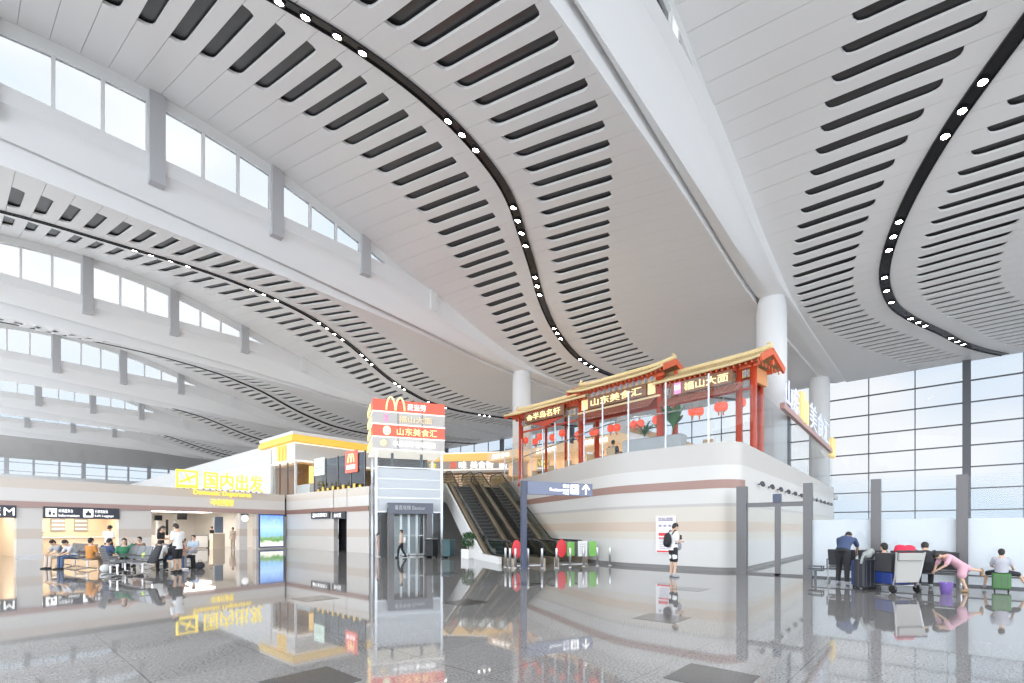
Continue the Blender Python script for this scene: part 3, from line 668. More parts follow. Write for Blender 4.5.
path_wall(BP, 0.0, 0.14, 0.05, 'baseboard_block', mat('grey_baseboard', (.2, .195, .19), .5), parent=wb, out=0.03)
b = MB(); b.box(44.8, 6.6, 0, 45, 60, 4.3); b.build('wall_block_end', M_whitewall, kind='structure')
# recess walls under the deck beside the escalators
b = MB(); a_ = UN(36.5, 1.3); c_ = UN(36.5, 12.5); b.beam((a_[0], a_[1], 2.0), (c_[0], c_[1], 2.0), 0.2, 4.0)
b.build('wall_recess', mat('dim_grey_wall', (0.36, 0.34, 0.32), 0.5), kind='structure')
# balustrade glass along the block edge
def glass_run(pts, z0, z1, step, name, label, inset=0.1, pr=0.026, rail=None, posts=True, post_m=M_steel):
    t = thing(name, label, 'balustrade', (pts[0][0], pts[0][1], z0))
    P = [Vector(p) for p in pts]; O = Vector((pts[0][0], pts[0][1]))
    L = [0]
    for i in range(1, len(P)): L.append(L[-1] + (P[i] - P[i - 1]).length)
    def at(s):
        for i in range(len(P) - 1):
            if s <= L[i + 1] + 1e-6:
                k = (s - L[i]) / (L[i + 1] - L[i]); d = (P[i + 1] - P[i]).normalized(); return P[i].lerp(P[i + 1], k) + Vector((d.y, -d.x)) * inset - O
    n = max(1, round(L[-1] / step)); st = L[-1] / n
    for i in range(n):
        a, c = at(i * st + 0.03), at((i + 1) * st - 0.03)
        b = MB(); b.beam((a.x, a.y, (z1 - z0) / 2), (c.x, c.y, (z1 - z0) / 2), 0.015, z1 - z0); b.build('pane', M_glass, t)
    if posts:
        for i in range(n + 1):
            a = at(i * st); b = MB(); b.box(a.x - pr, a.y - pr, -0.05, a.x + pr, a.y + pr, z1 - z0 + 0.06); b.build('post', post_m, t)
    if rail:
        b = MB(); q = [at(L[-1] * j / 30) for j in range(31)]; b.tube([(v.x, v.y, rail - z0) for v in q], 0.03, 6); b.build('rail', M_steel, t)
    return t
M_lpost = mat('pale_post', (0.62, 0.64, 0.66), 0.3, 0.4)
glass_run(dense[:-2], 4.75, 7.28, 1.75, 'glass_balustrade', 'tall clear glass balustrade with pale posts on the curved block edge', rail=6.15, post_m=M_lpost)
glass_run([side_end] + corner[:-1], 4.75, 7.28, 3.0, 'glass_balustrade', 'tall clear glass screen along the right side of the block', posts=False)
# LED letter sign standing on the side glass
SA = atan2(1.0, 25.8)
def SD(X): return (X, 5.6 + (X - 19.2) * 1.0 / 25.8 - 0.0)
t = thing('rooftop_letter_sign', 'row of white standing characters with a golden gourd on the side glass', 'sign', (*SD(25.8), 7.3), SA)
b = MB(); b.box(0, -0.1, 0, 19, 0.1, 0.28); b.build('base_rail', mat('rose_rail', (0.5, 0.3, 0.27), 0.4), t)
M_blet = mat('lit_blue_white_letter', (.8, .85, 1), .5, emit=(0.8, 0.87, 1.0), es=0.25)
text('山东', 3.6, 1.3, M_blet, (0.4, -0.05, 0.3), 0, t, 0.05, 'characters')
text('美食汇', 8.5, 1.6, M_blet, (7.4, -0.05, 0.3), 0, t, 0.05, 'characters')
b = MB(); b.box(4.8, -0.15, 0.2, 5.6, 0.1, 1.9); b.box(5.9, -0.15, 0.2, 6.7, 0.1, 1.6); b.build('golden_panel', mat('lit_gold_panel', (.8, .6, .25), .4, emit=(1, .72, .3), es=.5), t, bevel=.1)
b = MB(); b.box(17.6, -0.2, -0.3, 18.8, 0.15, 1.2); b.build('golden_end_panel', MATS['lit_gold_panel'], t, bevel=.15)
# little black spot lamps under the side stripe
for i in range(13):
    X = 21.2 + i * 1.75; p = SD(X); b = MB(); b.tube([(0, 0.05, 0), (0, -0.1, 0)], .03, 6); b.tube([(-.09, -.16, .03), (.11, -.16, -.03)], .085, 10)
    o = b.build('spot_lamp', M_dkgrey); placed(o, (p[0], p[1], 3.36), SA); tag(o, 'small dark spot lamp in the row along the right side wall', 'lamp', 'spot lamps along the block side wall')
# food court at the back of the deck
fa = Vector((31.0, 41.0)); fb = Vector((39.6, 27.5)); fd = (fb - fa).normalized(); FR = atan2(fd.y, fd.x); FL = (fb - fa).length
t = thing('food_court_shop', 'long food court shop with orange band and lattice counters behind the escalators', 'shop', (fa.x, fa.y, 4.32), FR)
b = MB(); b.box(0, 0, 3.0, FL, 2.5, 5.1); b.box(0, 2.3, 0, FL, 2.5, 3.0); b.box(0, 0, 0, .3, 2.5, 3); b.box(FL - .3, 0, 0, FL, 2.5, 3); b.build('body', mat('cream_panel', (0.5, 0.46, 0.42), .5), t)
b = MB(); b.box(0, -0.12, 4.2, FL, 0, 4.95); b.build('orange_band', mat('lit_orange_band', (.8, .5, .15), .5, emit=(1.0, .6, .18), es=0.45), t)
b = MB(); b.box(0, -0.06, 3.25, FL, 0, 3.35); b.box(0, -.06, 4.95, FL, 0, 5.05); b.build('light_strip', M_glow, t)
b = MB()
for i in range(36):
    for j in range(6):
        x = 0.4 + i * FL / 37; z = 1.3 + j * .27 + (.05 if i % 2 else 0); b.box(x, .3, z, x + FL / 37 * .7, .42, z + .12)
b.build('lattice', mat('lit_lattice', (.8, .55, .3), .5, emit=(1, .7, .42), es=.4), t)
b = MB(); b.box(.3, .1, 0, FL - .3, .9, 1.15); b.build('counter', mat('brown_counter', (.35, .2, .12), .5), t)
for i, (s_, x, m_) in enumerate((('金', 1.2, M_yel_l), ('鲁', 3.4, M_redpanel), ('味', 4.4, M_wht_l), ('美食街', 5.6, M_wht_l), ('面', 8.6, M_wht_l), ('小吃', 12.0, M_yel_l), ('粥', 14.0, M_wht_l))):
    text(s_, .8 * len(s_), .75, m_, (x, -.02, 3.4), 0, t, .05, 'characters')
t = thing('food_court_board', 'dark overhead sign with white letters on a slim post behind the lift', 'sign', (*UN(36.5, 4.7), 4.32), RZ_UN)
b = MB(); b.box(-1.6, -.06, 3.1, 1.7, .06, 3.75); b.build('board', M_sign, t); text('美食 Food Court', 1.8, .36, M_wht_l, (-.6, -.07, 3.25), 0, t, .01); b = MB(); b.box(1.62, -.05, 0, 1.74, .05, 3.75); b.build('post', M_sign, t)

# ================================================================== PAVILION
PR = atan2(-.994, -.11)
PV0 = (23.94, 21.7)
def PV(x, y): return (PV0[0] + x * cos(PR) - y * sin(PR), PV0[1] + x * sin(PR) + y * cos(PR))
M_tile = mat('gold_brown_tile', (0.50, 0.36, 0.18), 0.45, noise=(6, (0.60, 0.46, 0.25), 2))
M_ridge = mat('pale_gold_ridge', (0.78, 0.62, 0.33), 0.4)
M_redw = mat('red_timber', (0.52, 0.06, 0.025), 0.4)
M_redl = mat('orange_red_timber', (0.70, 0.13, 0.05), 0.45)
M_brown = mat('brown_sign_board', (0.22, 0.10, 0.05), 0.4)
M_frz = mat('grey_violet_frieze', (0.42, 0.38, 0.42), 0.5)
M_goldp = mat('gold_panel', (0.72, 0.55, 0.22), 0.4)
def roof(t, x0, x1, eave, ridge, yf=-1.0, yr=0.5, yb=2.0, lift=0.3, over=0.5, ends=(1, 1)):
    xa, xb = x0 - over, x1 + over; n = 24
    def ez(x):
        u = 0
        if ends[0]: u = max(u, 1 - (x - xa) / 1.6)
        if ends[1]: u = max(u, 1 - (xb - x) / 1.6)
        return lift * max(u, 0) ** 2
    b = MB(); vs = []
    for i in range(n + 1):
        x = xa + (xb - xa) * i / n; e = ez(x)
        ring = [(yf, eave + e), (yf * .5 + yr * .5, (eave * .58 + ridge * .42) + e * .6), (yr, ridge + e * .5), (yb * .5 + yr * .5, (eave * .58 + ridge * .42) + e * .6), (yb, eave + e),
                (yb, eave + e - .08), (yr, ridge + e * .5 - .14), (yf, eave + e - .08)]
        vs += [(x, y, z) for y, z in ring]
    b.add(vs, [(8 * i + j, 8 * i + (j + 1) % 8, 8 * (i + 1) + (j + 1) % 8, 8 * (i + 1) + j) for i in range(n) for j in range(8)] + [tuple(range(8)), tuple(8 * n + j for j in range(8))])
    k = int((xb - xa) / .2)
    for i in range(k + 1):
        x = xa + .05 + (xb - xa - .1) * i / k; e = ez(x)
        for y_ in (yf, yb): b.tube([(x, y_, eave + e + .03), (x, y_ * .5 + yr * .5, (eave * .58 + ridge * .42) + e * .6 + .03), (x, yr, ridge + e * .5)], .045, 5)
    b.build('tiled_roof', M_tile, t)
    b = MB(); b.tube([(xa + (xb - xa) * i / n, yr, ridge + .07 + ez(xa + (xb - xa) * i / n) * .8) for i in range(n + 1)], .11, 8)
    for q, x in ((0, xa + .1), (1, xb - .1)):
        if ends[q]:
            sg = -1 if q == 0 else 1; z = ridge + ez(x) * .8
            b.tube([(x, yr, z), (x + sg * .06, yr, z + .16), (x - sg * .04, yr, z + .26), (x - sg * .13, yr, z + .22)], [.1, .08, .05, .03], 6)
    b.build('ridge', M_ridge, t, True)
    b = MB(); b.tube([(xa + (xb - xa) * i / n, yf - .02, eave - .02 + ez(xa + (xb - xa) * i / n)) for i in range(n + 1)], .055, 6); b.build('gold_edge', M_ridge, t)
    b = MB()
    for i in range(int((xb - xa) / .25)):
        x = xa + .12 + i * .25; b.beam((x, yf + .06, eave - .13 + ez(x)), (x, yr, ridge - .25 + ez(x) * .5), .07, .09)
    b.beam((xa + .3, yf + .5, eave - .1), (xb - .3, yf + .5, eave - .1), .16, .18); b.beam((xa + .3, yb - .5, eave - .1), (xb - .3, yb - .5, eave - .1), .16, .18)
    b.build('rafters', M_redl, t)
    for q, x in ((0, xa), (1, xb)):
        if ends[q]:
            b = MB(); e = ez(x)
            for y_ in (yf, yb): b.beam((x, y_, eave + e - .12), (x, yr, ridge + e * .5 - .12), .1, .28)
            b.tube([(x, yr - .05, ridge - .5), (x, yr + .05, ridge - .65)], .1, 6)
            b.build('bargeboard', M_redl, t)
def frieze(t, x0, x1, z0, z1, y):
    b = MB(); b.box(x0, y, z0, x1, y + .1, z1); b.build('frieze_panel', M_goldp, t)
    b = MB(); k = int((x1 - x0) / .34)
    for i in range(k):
        x = x0 + (i + .5) * (x1 - x0) / k; h = z1 - z0
        b.tube([(x + .12 * cos(a), y - .04, z0 + h / 2 + .38 * h * sin(a)) for a in [2 * pi * j / 10 for j in range(10)]], .03, 5, True)
        b.box(x - .03, y - .1, z0, x + .03, y, z1)
    b.build('frieze_brackets', M_frz, t)
def signboard(t, x0, x1, z0, z1, y, s, tw, m=M_gold_l, tx=None, th=.62):
    b = MB(); b.box(x0, y - .1, z0, x1, y, z1); sb = b.build('sign_board', M_brown, t, bevel=.03)
    h = (z1 - z0) * th; tx = tx if tx is not None else (x0 + x1 - tw) / 2
    text(s, tw, h, m, (tx, y - .1, z0 + (z1 - z0 - h) / 2), 0, sb, .04, 'characters')
    return sb
def tile_skirt(t, x0, x1, z0, z1, y0, y1):
    b = MB(); b.slab([(x0, y0, z0), (x1, y0, z0), (x1, y1, z1), (x0, y1, z1)], (0, .02, .06))
    for i in range(int((x1 - x0) / .17) + 1): b.tube([(x0 + i * .17, y0, z0 + .07), (x0 + i * .17, y1, z1 + .06)], .05, 5)
    b.build('lower_tiles', mat('red_brown_tile', (.36, .12, .08), .5), t)
def cols(t, xs, y, z1, r=.14):
    for x in xs:
        b = MB(); b.lathe([(r * 1.4, 4.32), (r * 1.4, 4.5), (r, 4.55), (r, z1)], (x, y, 0), 16); b.build('red_pillar', M_redw, t, True)
t = thing('pavilion_gate', 'tall middle red and gold gate pavilion with five golden characters', 'pavilion', (*PV0, 0), PR)
roof(t, 6.3, 11.3, 9.2, 9.78, yf=-.75, yr=.35, yb=1.45, lift=.16, over=.55)
b = MB(); b.box(6.2, -.35, 8.02, 11.4, -.2, 8.12); b.build('gold_beam', M_ridge, t)
b = MB(); b.box(6.2, -.3, 9.05, 11.4, 0, 9.25); b.box(6.2, -.3, 7.5, 11.4, -.1, 7.62); b.box(6.25, -.05, 7.6, 11.35, 0, 9.15); b.build('red_beam', M_redw, t)
frieze(t, 6.45, 11.15, 8.82, 9.08, -.32)
signboard(t, 7.0, 10.7, 8.15, 8.8, -.36, '山东美食汇', 3.2)
b = MB(); b.box(6.5, -.38, 8.2, 6.95, -.3, 8.75); b.build('gold_panel', mat('lit_gold_square', (.8, .65, .3), .4, emit=(1, .8, .4), es=.45), t); b = MB(); b.box(10.75, -.38, 8.2, 11.15, -.3, 8.75); b.build('gold_panel', mat('lit_gold_square', (.8, .65, .3), .4, emit=(1, .8, .4), es=.45), t)
tile_skirt(t, 6.5, 11.1, 7.5, 7.95, -.85, -.3); cols(t, (6.3, 11.3), -.15, 9.2, .17); cols(t, (6.3, 11.3), 1.25, 9.15, .15)
t = thing('pavilion_wing', 'right red and gold pavilion wing with pink seal and four golden characters', 'pavilion', (*PV0, 0), PR)
roof(t, 11.6, 15.8, 8.6, 9.2, yf=-.65, over=.4, ends=(0, 1), lift=.08, yb=1.9, yr=.55)
b = MB(); b.box(11.6, -.2, 8.42, 15.8, 0, 8.62); b.box(11.6, -.1, 7.5, 15.8, 0, 7.6); b.build('red_beam', M_redw, t)
b = MB(); b.box(15.55, 0.05, 7.85, 15.7, 1.35, 8.5); b.build('end_panel', mat('orange_end_panel', (.72, .32, .12), .5), t)
frieze(t, 11.6, 15.6, 8.05, 8.35, -.12)
sb = signboard(t, 12.1, 15.0, 7.82, 8.42, -.45, '福山大面', 2.05, tx=12.78)
b = MB(); b.box(12.3, -.6, 7.87, 12.62, -.55, 8.37); b.build('pink_seal', mat('lit_pink_seal', (.9, .2, .4), .5, emit=(1, .25, .5), es=.9), sb); text('鲁味', .3, .25, M_wht_l, (12.33, -.61, 8.03), 0, sb, .01)
tile_skirt(t, 11.7, 15.4, 7.35, 7.75, -.9, -.35); cols(t, (15.1, 15.7), -.1, 8.55, .14); cols(t, (15.35,), 1.5, 8.55, .14)
b = MB()
for i in range(7): b = MB(); b.tube([(16.1, -.6 + .35 * i, 8.5), (16.14, -.6 + .35 * i, 8.32)], .03, 5); b.build('hanging_ornament', M_redl, t)
t = thing('pavilion_wing', 'left red and gold pavilion wing with four golden characters by the column', 'pavilion', (*PV0, 0), PR)
roof(t, 1.2, 6.0, 8.9, 9.42, yf=-.65, over=1.0, ends=(1, 0), lift=.08, yr=.45, yb=1.5)
b = MB(); b.box(1.1, -.2, 8.65, 6.2, 0, 8.88); b.box(1.1, -.1, 7.75, 6.2, 0, 7.85); b.build('red_beam', M_redw, t)
frieze(t, 1.3, 6.1, 8.15, 8.5, -.12); signboard(t, 2.0, 5.3, 8.15, 8.8, -.45, '❀半岛名轩', 2.8)
b = MB(); b.slab([(2.3, -.4, 8.13), (5.2, -.4, 8.13), (3.7, -.4, 7.75)], (0, .06, 0)); b.build('red_valance', M_redw, t)
cols(t, (1.2,), -.1, 8.8, .15); cols(t, (2.2, 3.9), 1.2, 8.6, .08)
# lanterns
M_lant = mat('lit_red_lantern', (.85, .08, .04), .5, emit=(1, .14, .08), es=.55)
lan0 = None; lx = [(1.3, .2), (1.9, .5), (2.8, .0), (3.6, .3), (4.5, .2), (6.0, -.1), (6.7, .35), (7.3, -.15), (8.0, .3), (8.7, -.1), (9.4, .4), (10.1, 0), (10.8, .3), (12.1, -.3), (12.9, .0), (13.4, -.3), (14.1, .1), (14.5, -.3), (15.1, .1)]
for i, (x, y) in enumerate(lx):
    z = 7.05 - (.12 if i % 2 else 0) + (0.25 if x < 5 else 0); p = PV(x, y)
    if lan0 is None:
        t = thing('red_lantern', 'red paper lantern', 'lantern', (*p, z)); lan0 = t
        b = MB(); b.lathe([(.09, -.2), (.17, -.14), (.2, 0), (.17, .14), (.09, .2)], n=14); b.build('shade', M_lant, t, True)
        b = MB(); b.lathe([(.09, -.22), (.09, -.19)], n=10); b.lathe([(.09, .19), (.09, .22)], n=10); b.tube([(0, 0, .2), (0, 0, .55)], .01, 4); b.build('cap', M_goldp, t)
        b = MB(); b.tube([(0, 0, -.2), (0, 0, -.38)], [.02, .035], 5); b.build('tassel', M_redl, t)
        r_ = t
    else: r_ = dup(lan0, (*p, z))
    where = 'left wing' if x < 5 else ('middle gate' if x < 11.5 else 'right wing')
    r_['label'] = 'red paper lantern hanging under the %s of the pavilion' % where; r_['group'] = 'lanterns under the %s' % where
# lift
t = thing('lift_tower', 'glass lift tower with steel door portal left of the escalators', 'lift', (*UN(28.4, 2.2), 0), RZ_UN)
W = 3.75; D = 3.0
b = MB()
for x in (0, W): 
    for y in (0, D): b.box(x - .07, y - .07, 0, x + .07, y + .07, 6.1)
for z in (2.5, 3.3, 5.05): b.box(-.03, -.04, z, W + .03, .03, z + .06)
for z in (3.85, 4.4): b.box(-.03, -.03, z, W + .03, .01, z + .03)
b.build('steel_frame', M_steel, t)
b = MB(); b.box(0.05, -0.01, 2.56, W - .05, .01, 5.02); b.box(W - .01, .05, 2.56, W + .01, D, 5.02); b.build('white_glass_panel', mat('white_panel_glass', (.56, .59, .62), .2), t)
b = MB(); b.box(.05, .0, 5.12, W - .05, .02, 6.1); b.build('clear_glass_panel', M_glass, t); b = MB(); b.box(0, .05, 2.5, .02, D, 6.1); b.build('clear_glass_panel', M_glass, t); b = MB(); b.box(.05, .0, 0.05, .6, .02, 2.5); b.box(3.2, .0, .05, W - .05, .02, 2.5); b.box(W - .02, .05, .05, W, D, 2.5); b.build('clear_glass_panel', M_glass, t)
b = MB(); b.box(.9, .6, 0.1, 1.05, .8, 6.0); b.box(2.6, .6, .1, 2.75, .8, 6.0); b.box(.3, D - .3, 0, .5, D - .1, 6); b.box(3.2, D - .3, 0, 3.4, D - .1, 6.0); b.box(.5, D - .15, 5.2, 3.2, D - .1, 6.0); b.build('guide_rail', M_post, t)
b = MB(); b.box(.62, -.75, 0, .92, .1, 2.75); b.box(2.75, -.75, 0, 3.05, .1, 2.75); b.box(.62, -.75, 2.4, 3.05, .1, 2.75); po = b.build('door_portal', M_post, t)
b = MB(); b.box(.6, -.8, 2.42, 3.1, -.74, 3.0); b.box(.6, -.8, 2.98, 3.1, .1, 3.02); po2 = b.build('canopy_sign', mat('slate_sign', (.14, .15, .19), .4), t)
text('垂直电梯 Elevator', 1.7, .26, mat('dim_white_letter', (.6, .6, .63), .5), (.95, -.82, 2.62), 0, po2, .01)
for i in range(4):
    x = .95 + i * .45; d_ = MB(); d_.box(x, .02, .05, x + .43, .05, 2.38); dd = d_.build('door', M_glass, t)
    f_ = MB(); f_.box(x, .0, .03, x + .05, .06, 2.4); f_.box(x + .38, 0, .03, x + .43, .06, 2.4); f_.box(x, 0, .03, x + .43, .06, .12); f_.box(x, 0, 1.15, x + .43, .06, 1.2); f_.build('door_frame', mat('pale_steel', (.68, .7, .7), .3, .3), dd)
b = MB(); b.box(.95, 1.2, .05, 2.7, 1.25, 2.3); b.build('cab_wall', mat('pale_teal_cab', (.55, .62, .62), .3), t)
# red and white sign box
t = thing('lift_sign_box', 'four tier red and white sign box on top of the lift tower', 'sign', (*UN(28.2, 1.98), 6.06), RZ_UN)
W2, D2, H2 = 4.15, 3.3, .715
M_wpan = mat('lit_pale_panel', (.52, .5, .48), .4, emit=(1, .95, .9), es=.1)
for r_ in range(4):
    z0 = (3 - r_) * H2; m_ = M_redpanel if r_ % 2 == 0 else M_wpan
    b = MB(); b.box(0.03, 0.03, z0 + .03, W2 - .03, D2 - .03, z0 + H2 - .03); b.build('red_tier' if r_ % 2 == 0 else 'white_tier', m_, t)
    b = MB(); b.box(0, 0, z0 - .03, W2, D2, z0 + .03); b.build('light_edge', M_glow, t)
b = MB()
for x in (1.42, 2.8): b.box(x - .012, -.006, 0, x + .012, .05, 4 * H2)
b.build('seam', M_post, t)
arches_logo(1.05, .72, M_gold_l, (.75, -.02, 3 * H2 + .1), 0, t, .05)
text('麦当劳', 1.05, .36, M_wht_l, (1.95, -.03, 3 * H2 + .16), 0, t, .05, 'characters')
M_pgold = mat('pale_gold_letter', (.72, .6, .38), .5, emit=(1, .82, .5), es=.45)
text('福山大面', 1.9, .36, M_pgold, (1.45, -.03, 2 * H2 + .16), 0, t, .05, 'characters')
text('山东美食汇', 2.3, .42, M_gold_l, (1.35, -.03, H2 + .13), 0, t, .05, 'characters')
text('半岛名轩·鲁味面馆', 2.4, .3, M_wht_l, (1.15, -.03, .2), 0, t, .05, 'characters')
b = MB(); b.ell((.8, -.02, H2 * 1.5), (.22, .03, .27), 16, 8); b.build('emblem', mat('lit_cream_emblem', (.9, .8, .5), .4, emit=(1, .88, .6), es=.8), t, True)
b = MB(); b.ell((.75, -.02, H2 * 2.35), (.1, .03, .1)); b.ell((.75, -.02, H2 * 2.65), (.1, .03, .1)); b.build('pink_seal', MATS['lit_pink_seal'], t, True)
b = MB(); b.ell((.62, -.02, H2 * .5), (.2, .03, .2)); b.build('yellow_emblem', M_pgold, t, True)
for r_ in range(4):
    text(['麦当劳', '福山大面', '山东美食汇', '半岛名轩'][r_], 2.2, .4, M_gold_l, (-.03, D2 - .5, (3 - r_) * H2 + .13), -pi / 2, t, .06, 'side_characters')

# ================================================================== ESCALATORS
def escalator(n_c, label, side_panel=False):
    S0 = 19.3; o = UN(S0, n_c); t = thing('escalator', label, 'escalator', (*o, 0), RZ_UN)
    RISE, Y1, Y2, YT = 4.34, 3.7, 12.0, 14.0; hw = .52
    def ph(y):
        if y <= Y1: return 0
        if y >= Y2: return RISE
        return RISE * (y - Y1) / (Y2 - Y1)
    # steps
    b = MB(); n = 21; sl = (Y2 - Y1) / n
    for i in range(n):
        y = Y1 + i * sl; z = RISE * (i + 1) / n; b.box(-hw, y, z - .24, hw, y + sl + .02, z)
    b.box(-hw, 1.0, -.02, hw, Y1, .02); b.box(-hw, Y2, RISE - .1, hw, YT, RISE + .01)
    b.build('steps', mat('dark_step_metal', (.012, .012, .014), .5), t)
    b = MB()
    for i in range(n): b.box(-hw, Y1 + i * sl - .005, RISE * (i + 1) / n - .03, hw, Y1 + i * sl + .02, RISE * (i + 1) / n + .004)
    b.build('step_edge', mat('step_edge_grey', (.12, .11, .08), .5), t)
    b = MB(); b.box(-hw - .1, -.2, 0, hw + .1, 1.0, .03); b.build('comb_plate', M_steel, t); b = MB(); b.box(-hw, YT, RISE - .05, hw, YT + .8, RISE + .02); b.build('comb_plate', M_steel, t)
    for sx in (-1, 1):
        xs = sx * (hw + .08)
        # skirt body
        b = MB(); w_ = .12
        top = [(.15, .28), (Y1 - .3, .28), (Y1 + .3, .42), (Y2 + .1, RISE + .28), (YT, RISE + .28)]
        bot = [(YT, RISE - .45), (Y2 + .3, RISE - .45), (Y1 + 1.2, 0), (.15, 0)]
        b.slab([(xs - w_ * (sx < 0) * 2 + (0 if sx < 0 else 0), y, z) for y, z in top + bot], (w_ * 2, 0, 0)); b.build('skirt', mat('champagne_skirt', (.40, .34, .26), .3, .6), t)
        xm = xs + sx * .1
        b = MB(); b.slab([(xm - .008, y, z) for y, z in [(.25, .28), (Y1 - .3, .28), (Y1 + .3, .42), (Y2 + .1, RISE + .28), (YT + .1, RISE + .28), (YT + .1, RISE + .98), (Y2, RISE + .98), (Y1 + .1, .98), (.25, .98)]], (.016, 0, 0))
        b.build('glass_panel', glass('smoky_glass', (.75, .78, .76), 1.2), t)
        pts = [(xm, .55, .34), (xm, .2, .42), (xm, .02, .68), (xm, .2, .95), (xm, .55, 1.02), (xm, Y1 - .4, 1.02), (xm, Y1 + .1, 1.05)]
        pts += [(xm, Y1 + .4 + (Y2 - Y1 - .4) * j / 8, 1.02 + .16 + (RISE - .16) * j / 8) for j in range(9)] + [(xm, Y2 + .5, RISE + 1.05), (xm, YT, RISE + 1.05), (xm, YT + .4, RISE + .9), (xm, YT + .45, RISE + .6)]
        b = MB(); b.tube(pts, .04, 8); b.build('handrail', M_black, t, True)
    if side_panel:
        b = MB(); x = -hw - .42
        b.slab([(x, y, z) for y, z in [(.9, 0), (.9, .3), (Y1, .34), (Y2 + .1, RISE + .2), (YT - 1.2, RISE + .2), (YT - 1.2, RISE - .9), (Y2 - .5, RISE - 1.15), (Y1 + 1.6, 0)]], (-.12, 0, 0)); b.build('white_side_panel', M_white, t)
    return t
e1 = escalator(7.85, 'left escalator with white side panel and black steps', True)
e2 = escalator(9.95, 'right escalator beside the striped curved wall')
def notice(n, s, z, col, shape, label, w_=.3, h_=.5, name='notice_panel'):
    o = UN(s, n); b = MB()
    if shape == 'oval': b.ell((0, 0, h_ / 2), (w_ / 2, .03, h_ / 2), 16, 8)
    else: b.box(-w_ / 2, -.02, 0, w_ / 2, .02, h_)
    ob = b.build(name, col); placed(ob, (*o, z), RZ_UN); tag(ob, label, 'notice'); return ob
M_grn = mat('green_sticker', (.22, .52, .12), .5); M_rst = mat('red_sticker', (.7, .04, .05), .5)
notice(7.25, 19.22, .3, M_rst, 'oval', 'red oval notice at the foot of the left escalator', .42, .8)
notice(9.35, 19.22, .3, M_rst, 'oval', 'red oval notice between the two escalators', .5, .8)
notice(9.85, 19.3, .35, M_grn, 'box', 'green notice beside the red oval between the escalators', .36, .62)
notice(10.72, 18.9, .35, M_grn, 'box', 'green notice at the right foot of the right escalator', .36, .66)
nb = notice(10.25, 18.95, .35, M_white, 'box', 'white notice with faint writing beside the green one', .44, .68)
q = MB()
for j in range(5): q.box(-.16, -.03, .12 + j * .1, .14, -.02, .15 + j * .1)
q.build('print', M_pil, nb)
# things beside the lift
def bin_(p, label, col):
    t = thing('waste_bin', label, 'bin', (*p, 0), .2)
    b = MB(); b.prism([(-.22, -.25), (.22, -.25), (.25, .25), (-.25, .25)], .08, .9); b.build('body', col, t, bevel=.02)
    b = MB(); b.box(-.27, -.3, .9, .27, .3, .98); b.build('lid', col, t, bevel=.02); b = MB(); b.tube([(-.2, .25, .08), (.2, .25, .08)], .08, 10); b.build('wheel', M_black, t)
bin_(UN(25.6, 5.75), 'dark teal wheeled bin beside the potted shrub', mat('teal_bin', (.05, .10, .11), .5))
bin_(UN(26.4, 5.0), 'black wheeled bin between the luggage trolley and the teal bin', mat('black_bin', (.02, .022, .025), .5))
t = thing('potted_shrub', 'round green shrub in a white square pot at the escalator foot', 'plant', (17.3, 18.6, 0))
b = MB(); b.prism([(-.28, -.28), (.28, -.28), (.28, .28), (-.28, .28)], 0, .5); b.build('pot', M_white, t, bevel=.02)
rn = random.Random(3); b = MB()
for i in range(420):
    a = rn.uniform(0, 2 * pi); e = rn.uniform(-.9, 1.4); r_ = .42 * rn.uniform(.6, 1); c_ = Vector((r_ * cos(a) * cos(e), r_ * sin(a) * cos(e), .95 + r_ * 1.1 * sin(e))); d_ = Vector((rn.uniform(-1, 1), rn.uniform(-1, 1), rn.uniform(-.3, 1))).normalized() * .13; s_ = d_.cross(Vector((rn.uniform(-1, 1), 1, .3))).normalized() * .035
    b.add([c_ - d_ * .5, c_ + s_, c_ + d_ * .6, c_ - s_], [(0, 1, 2, 3)])
b.build('foliage', mat('dark_green_leaf', (.035, .10, .03), .6), t); b = MB(); b.tube([(0, 0, .45), (0, 0, 1.0)], .03, 6); b.build('stem', mat('brown_stem', (.15, .09, .05), .7), t)
# bollards
bo = None
BOL = [(505.5, 19.7), (510, 19.4), (515.5, 19.2), (521.4, 19.0), (528, 19.0), (542, 19.2), (556.6, 19.3), (570, 19.6), (583.5, 20.2), (597.3, 20.4), (610, 20.6)]
BXY = [(t_ * (.7439 + .6683 * (p_ - 512) / 484.4), t_ * (.6683 - .7439 * (p_ - 512) / 484.4)) for p_, t_ in BOL]
BXY = [(round(x, 2), round(y, 2)) for x, y in BXY]
for i, (x, y) in enumerate(BXY):
    if bo is None:
        t = thing('steel_bollard', '', 'bollard', (x, y, 0)); bo = t
        b = MB(); b.lathe([(.05, 0), (.05, .76), (.04, .79), (0, .795)], n=16); b.build('tube', M_steel, t, True); b = MB(); b.lathe([(.085, 0), (.085, .015), (.05, .02)], n=16); b.build('floor_flange', M_steel, t)
        r_ = t
    else: r_ = dup(bo, (x, y, 0))
    r_['group'] = 'steel bollards in front of the escalators' if i < 8 else 'steel bollards along the striped wall'
    r_['label'] = 'slim steel bollard in the row in front of the escalators' if i < 8 else 'slim steel bollard standing near the striped wall, right of the escalators'
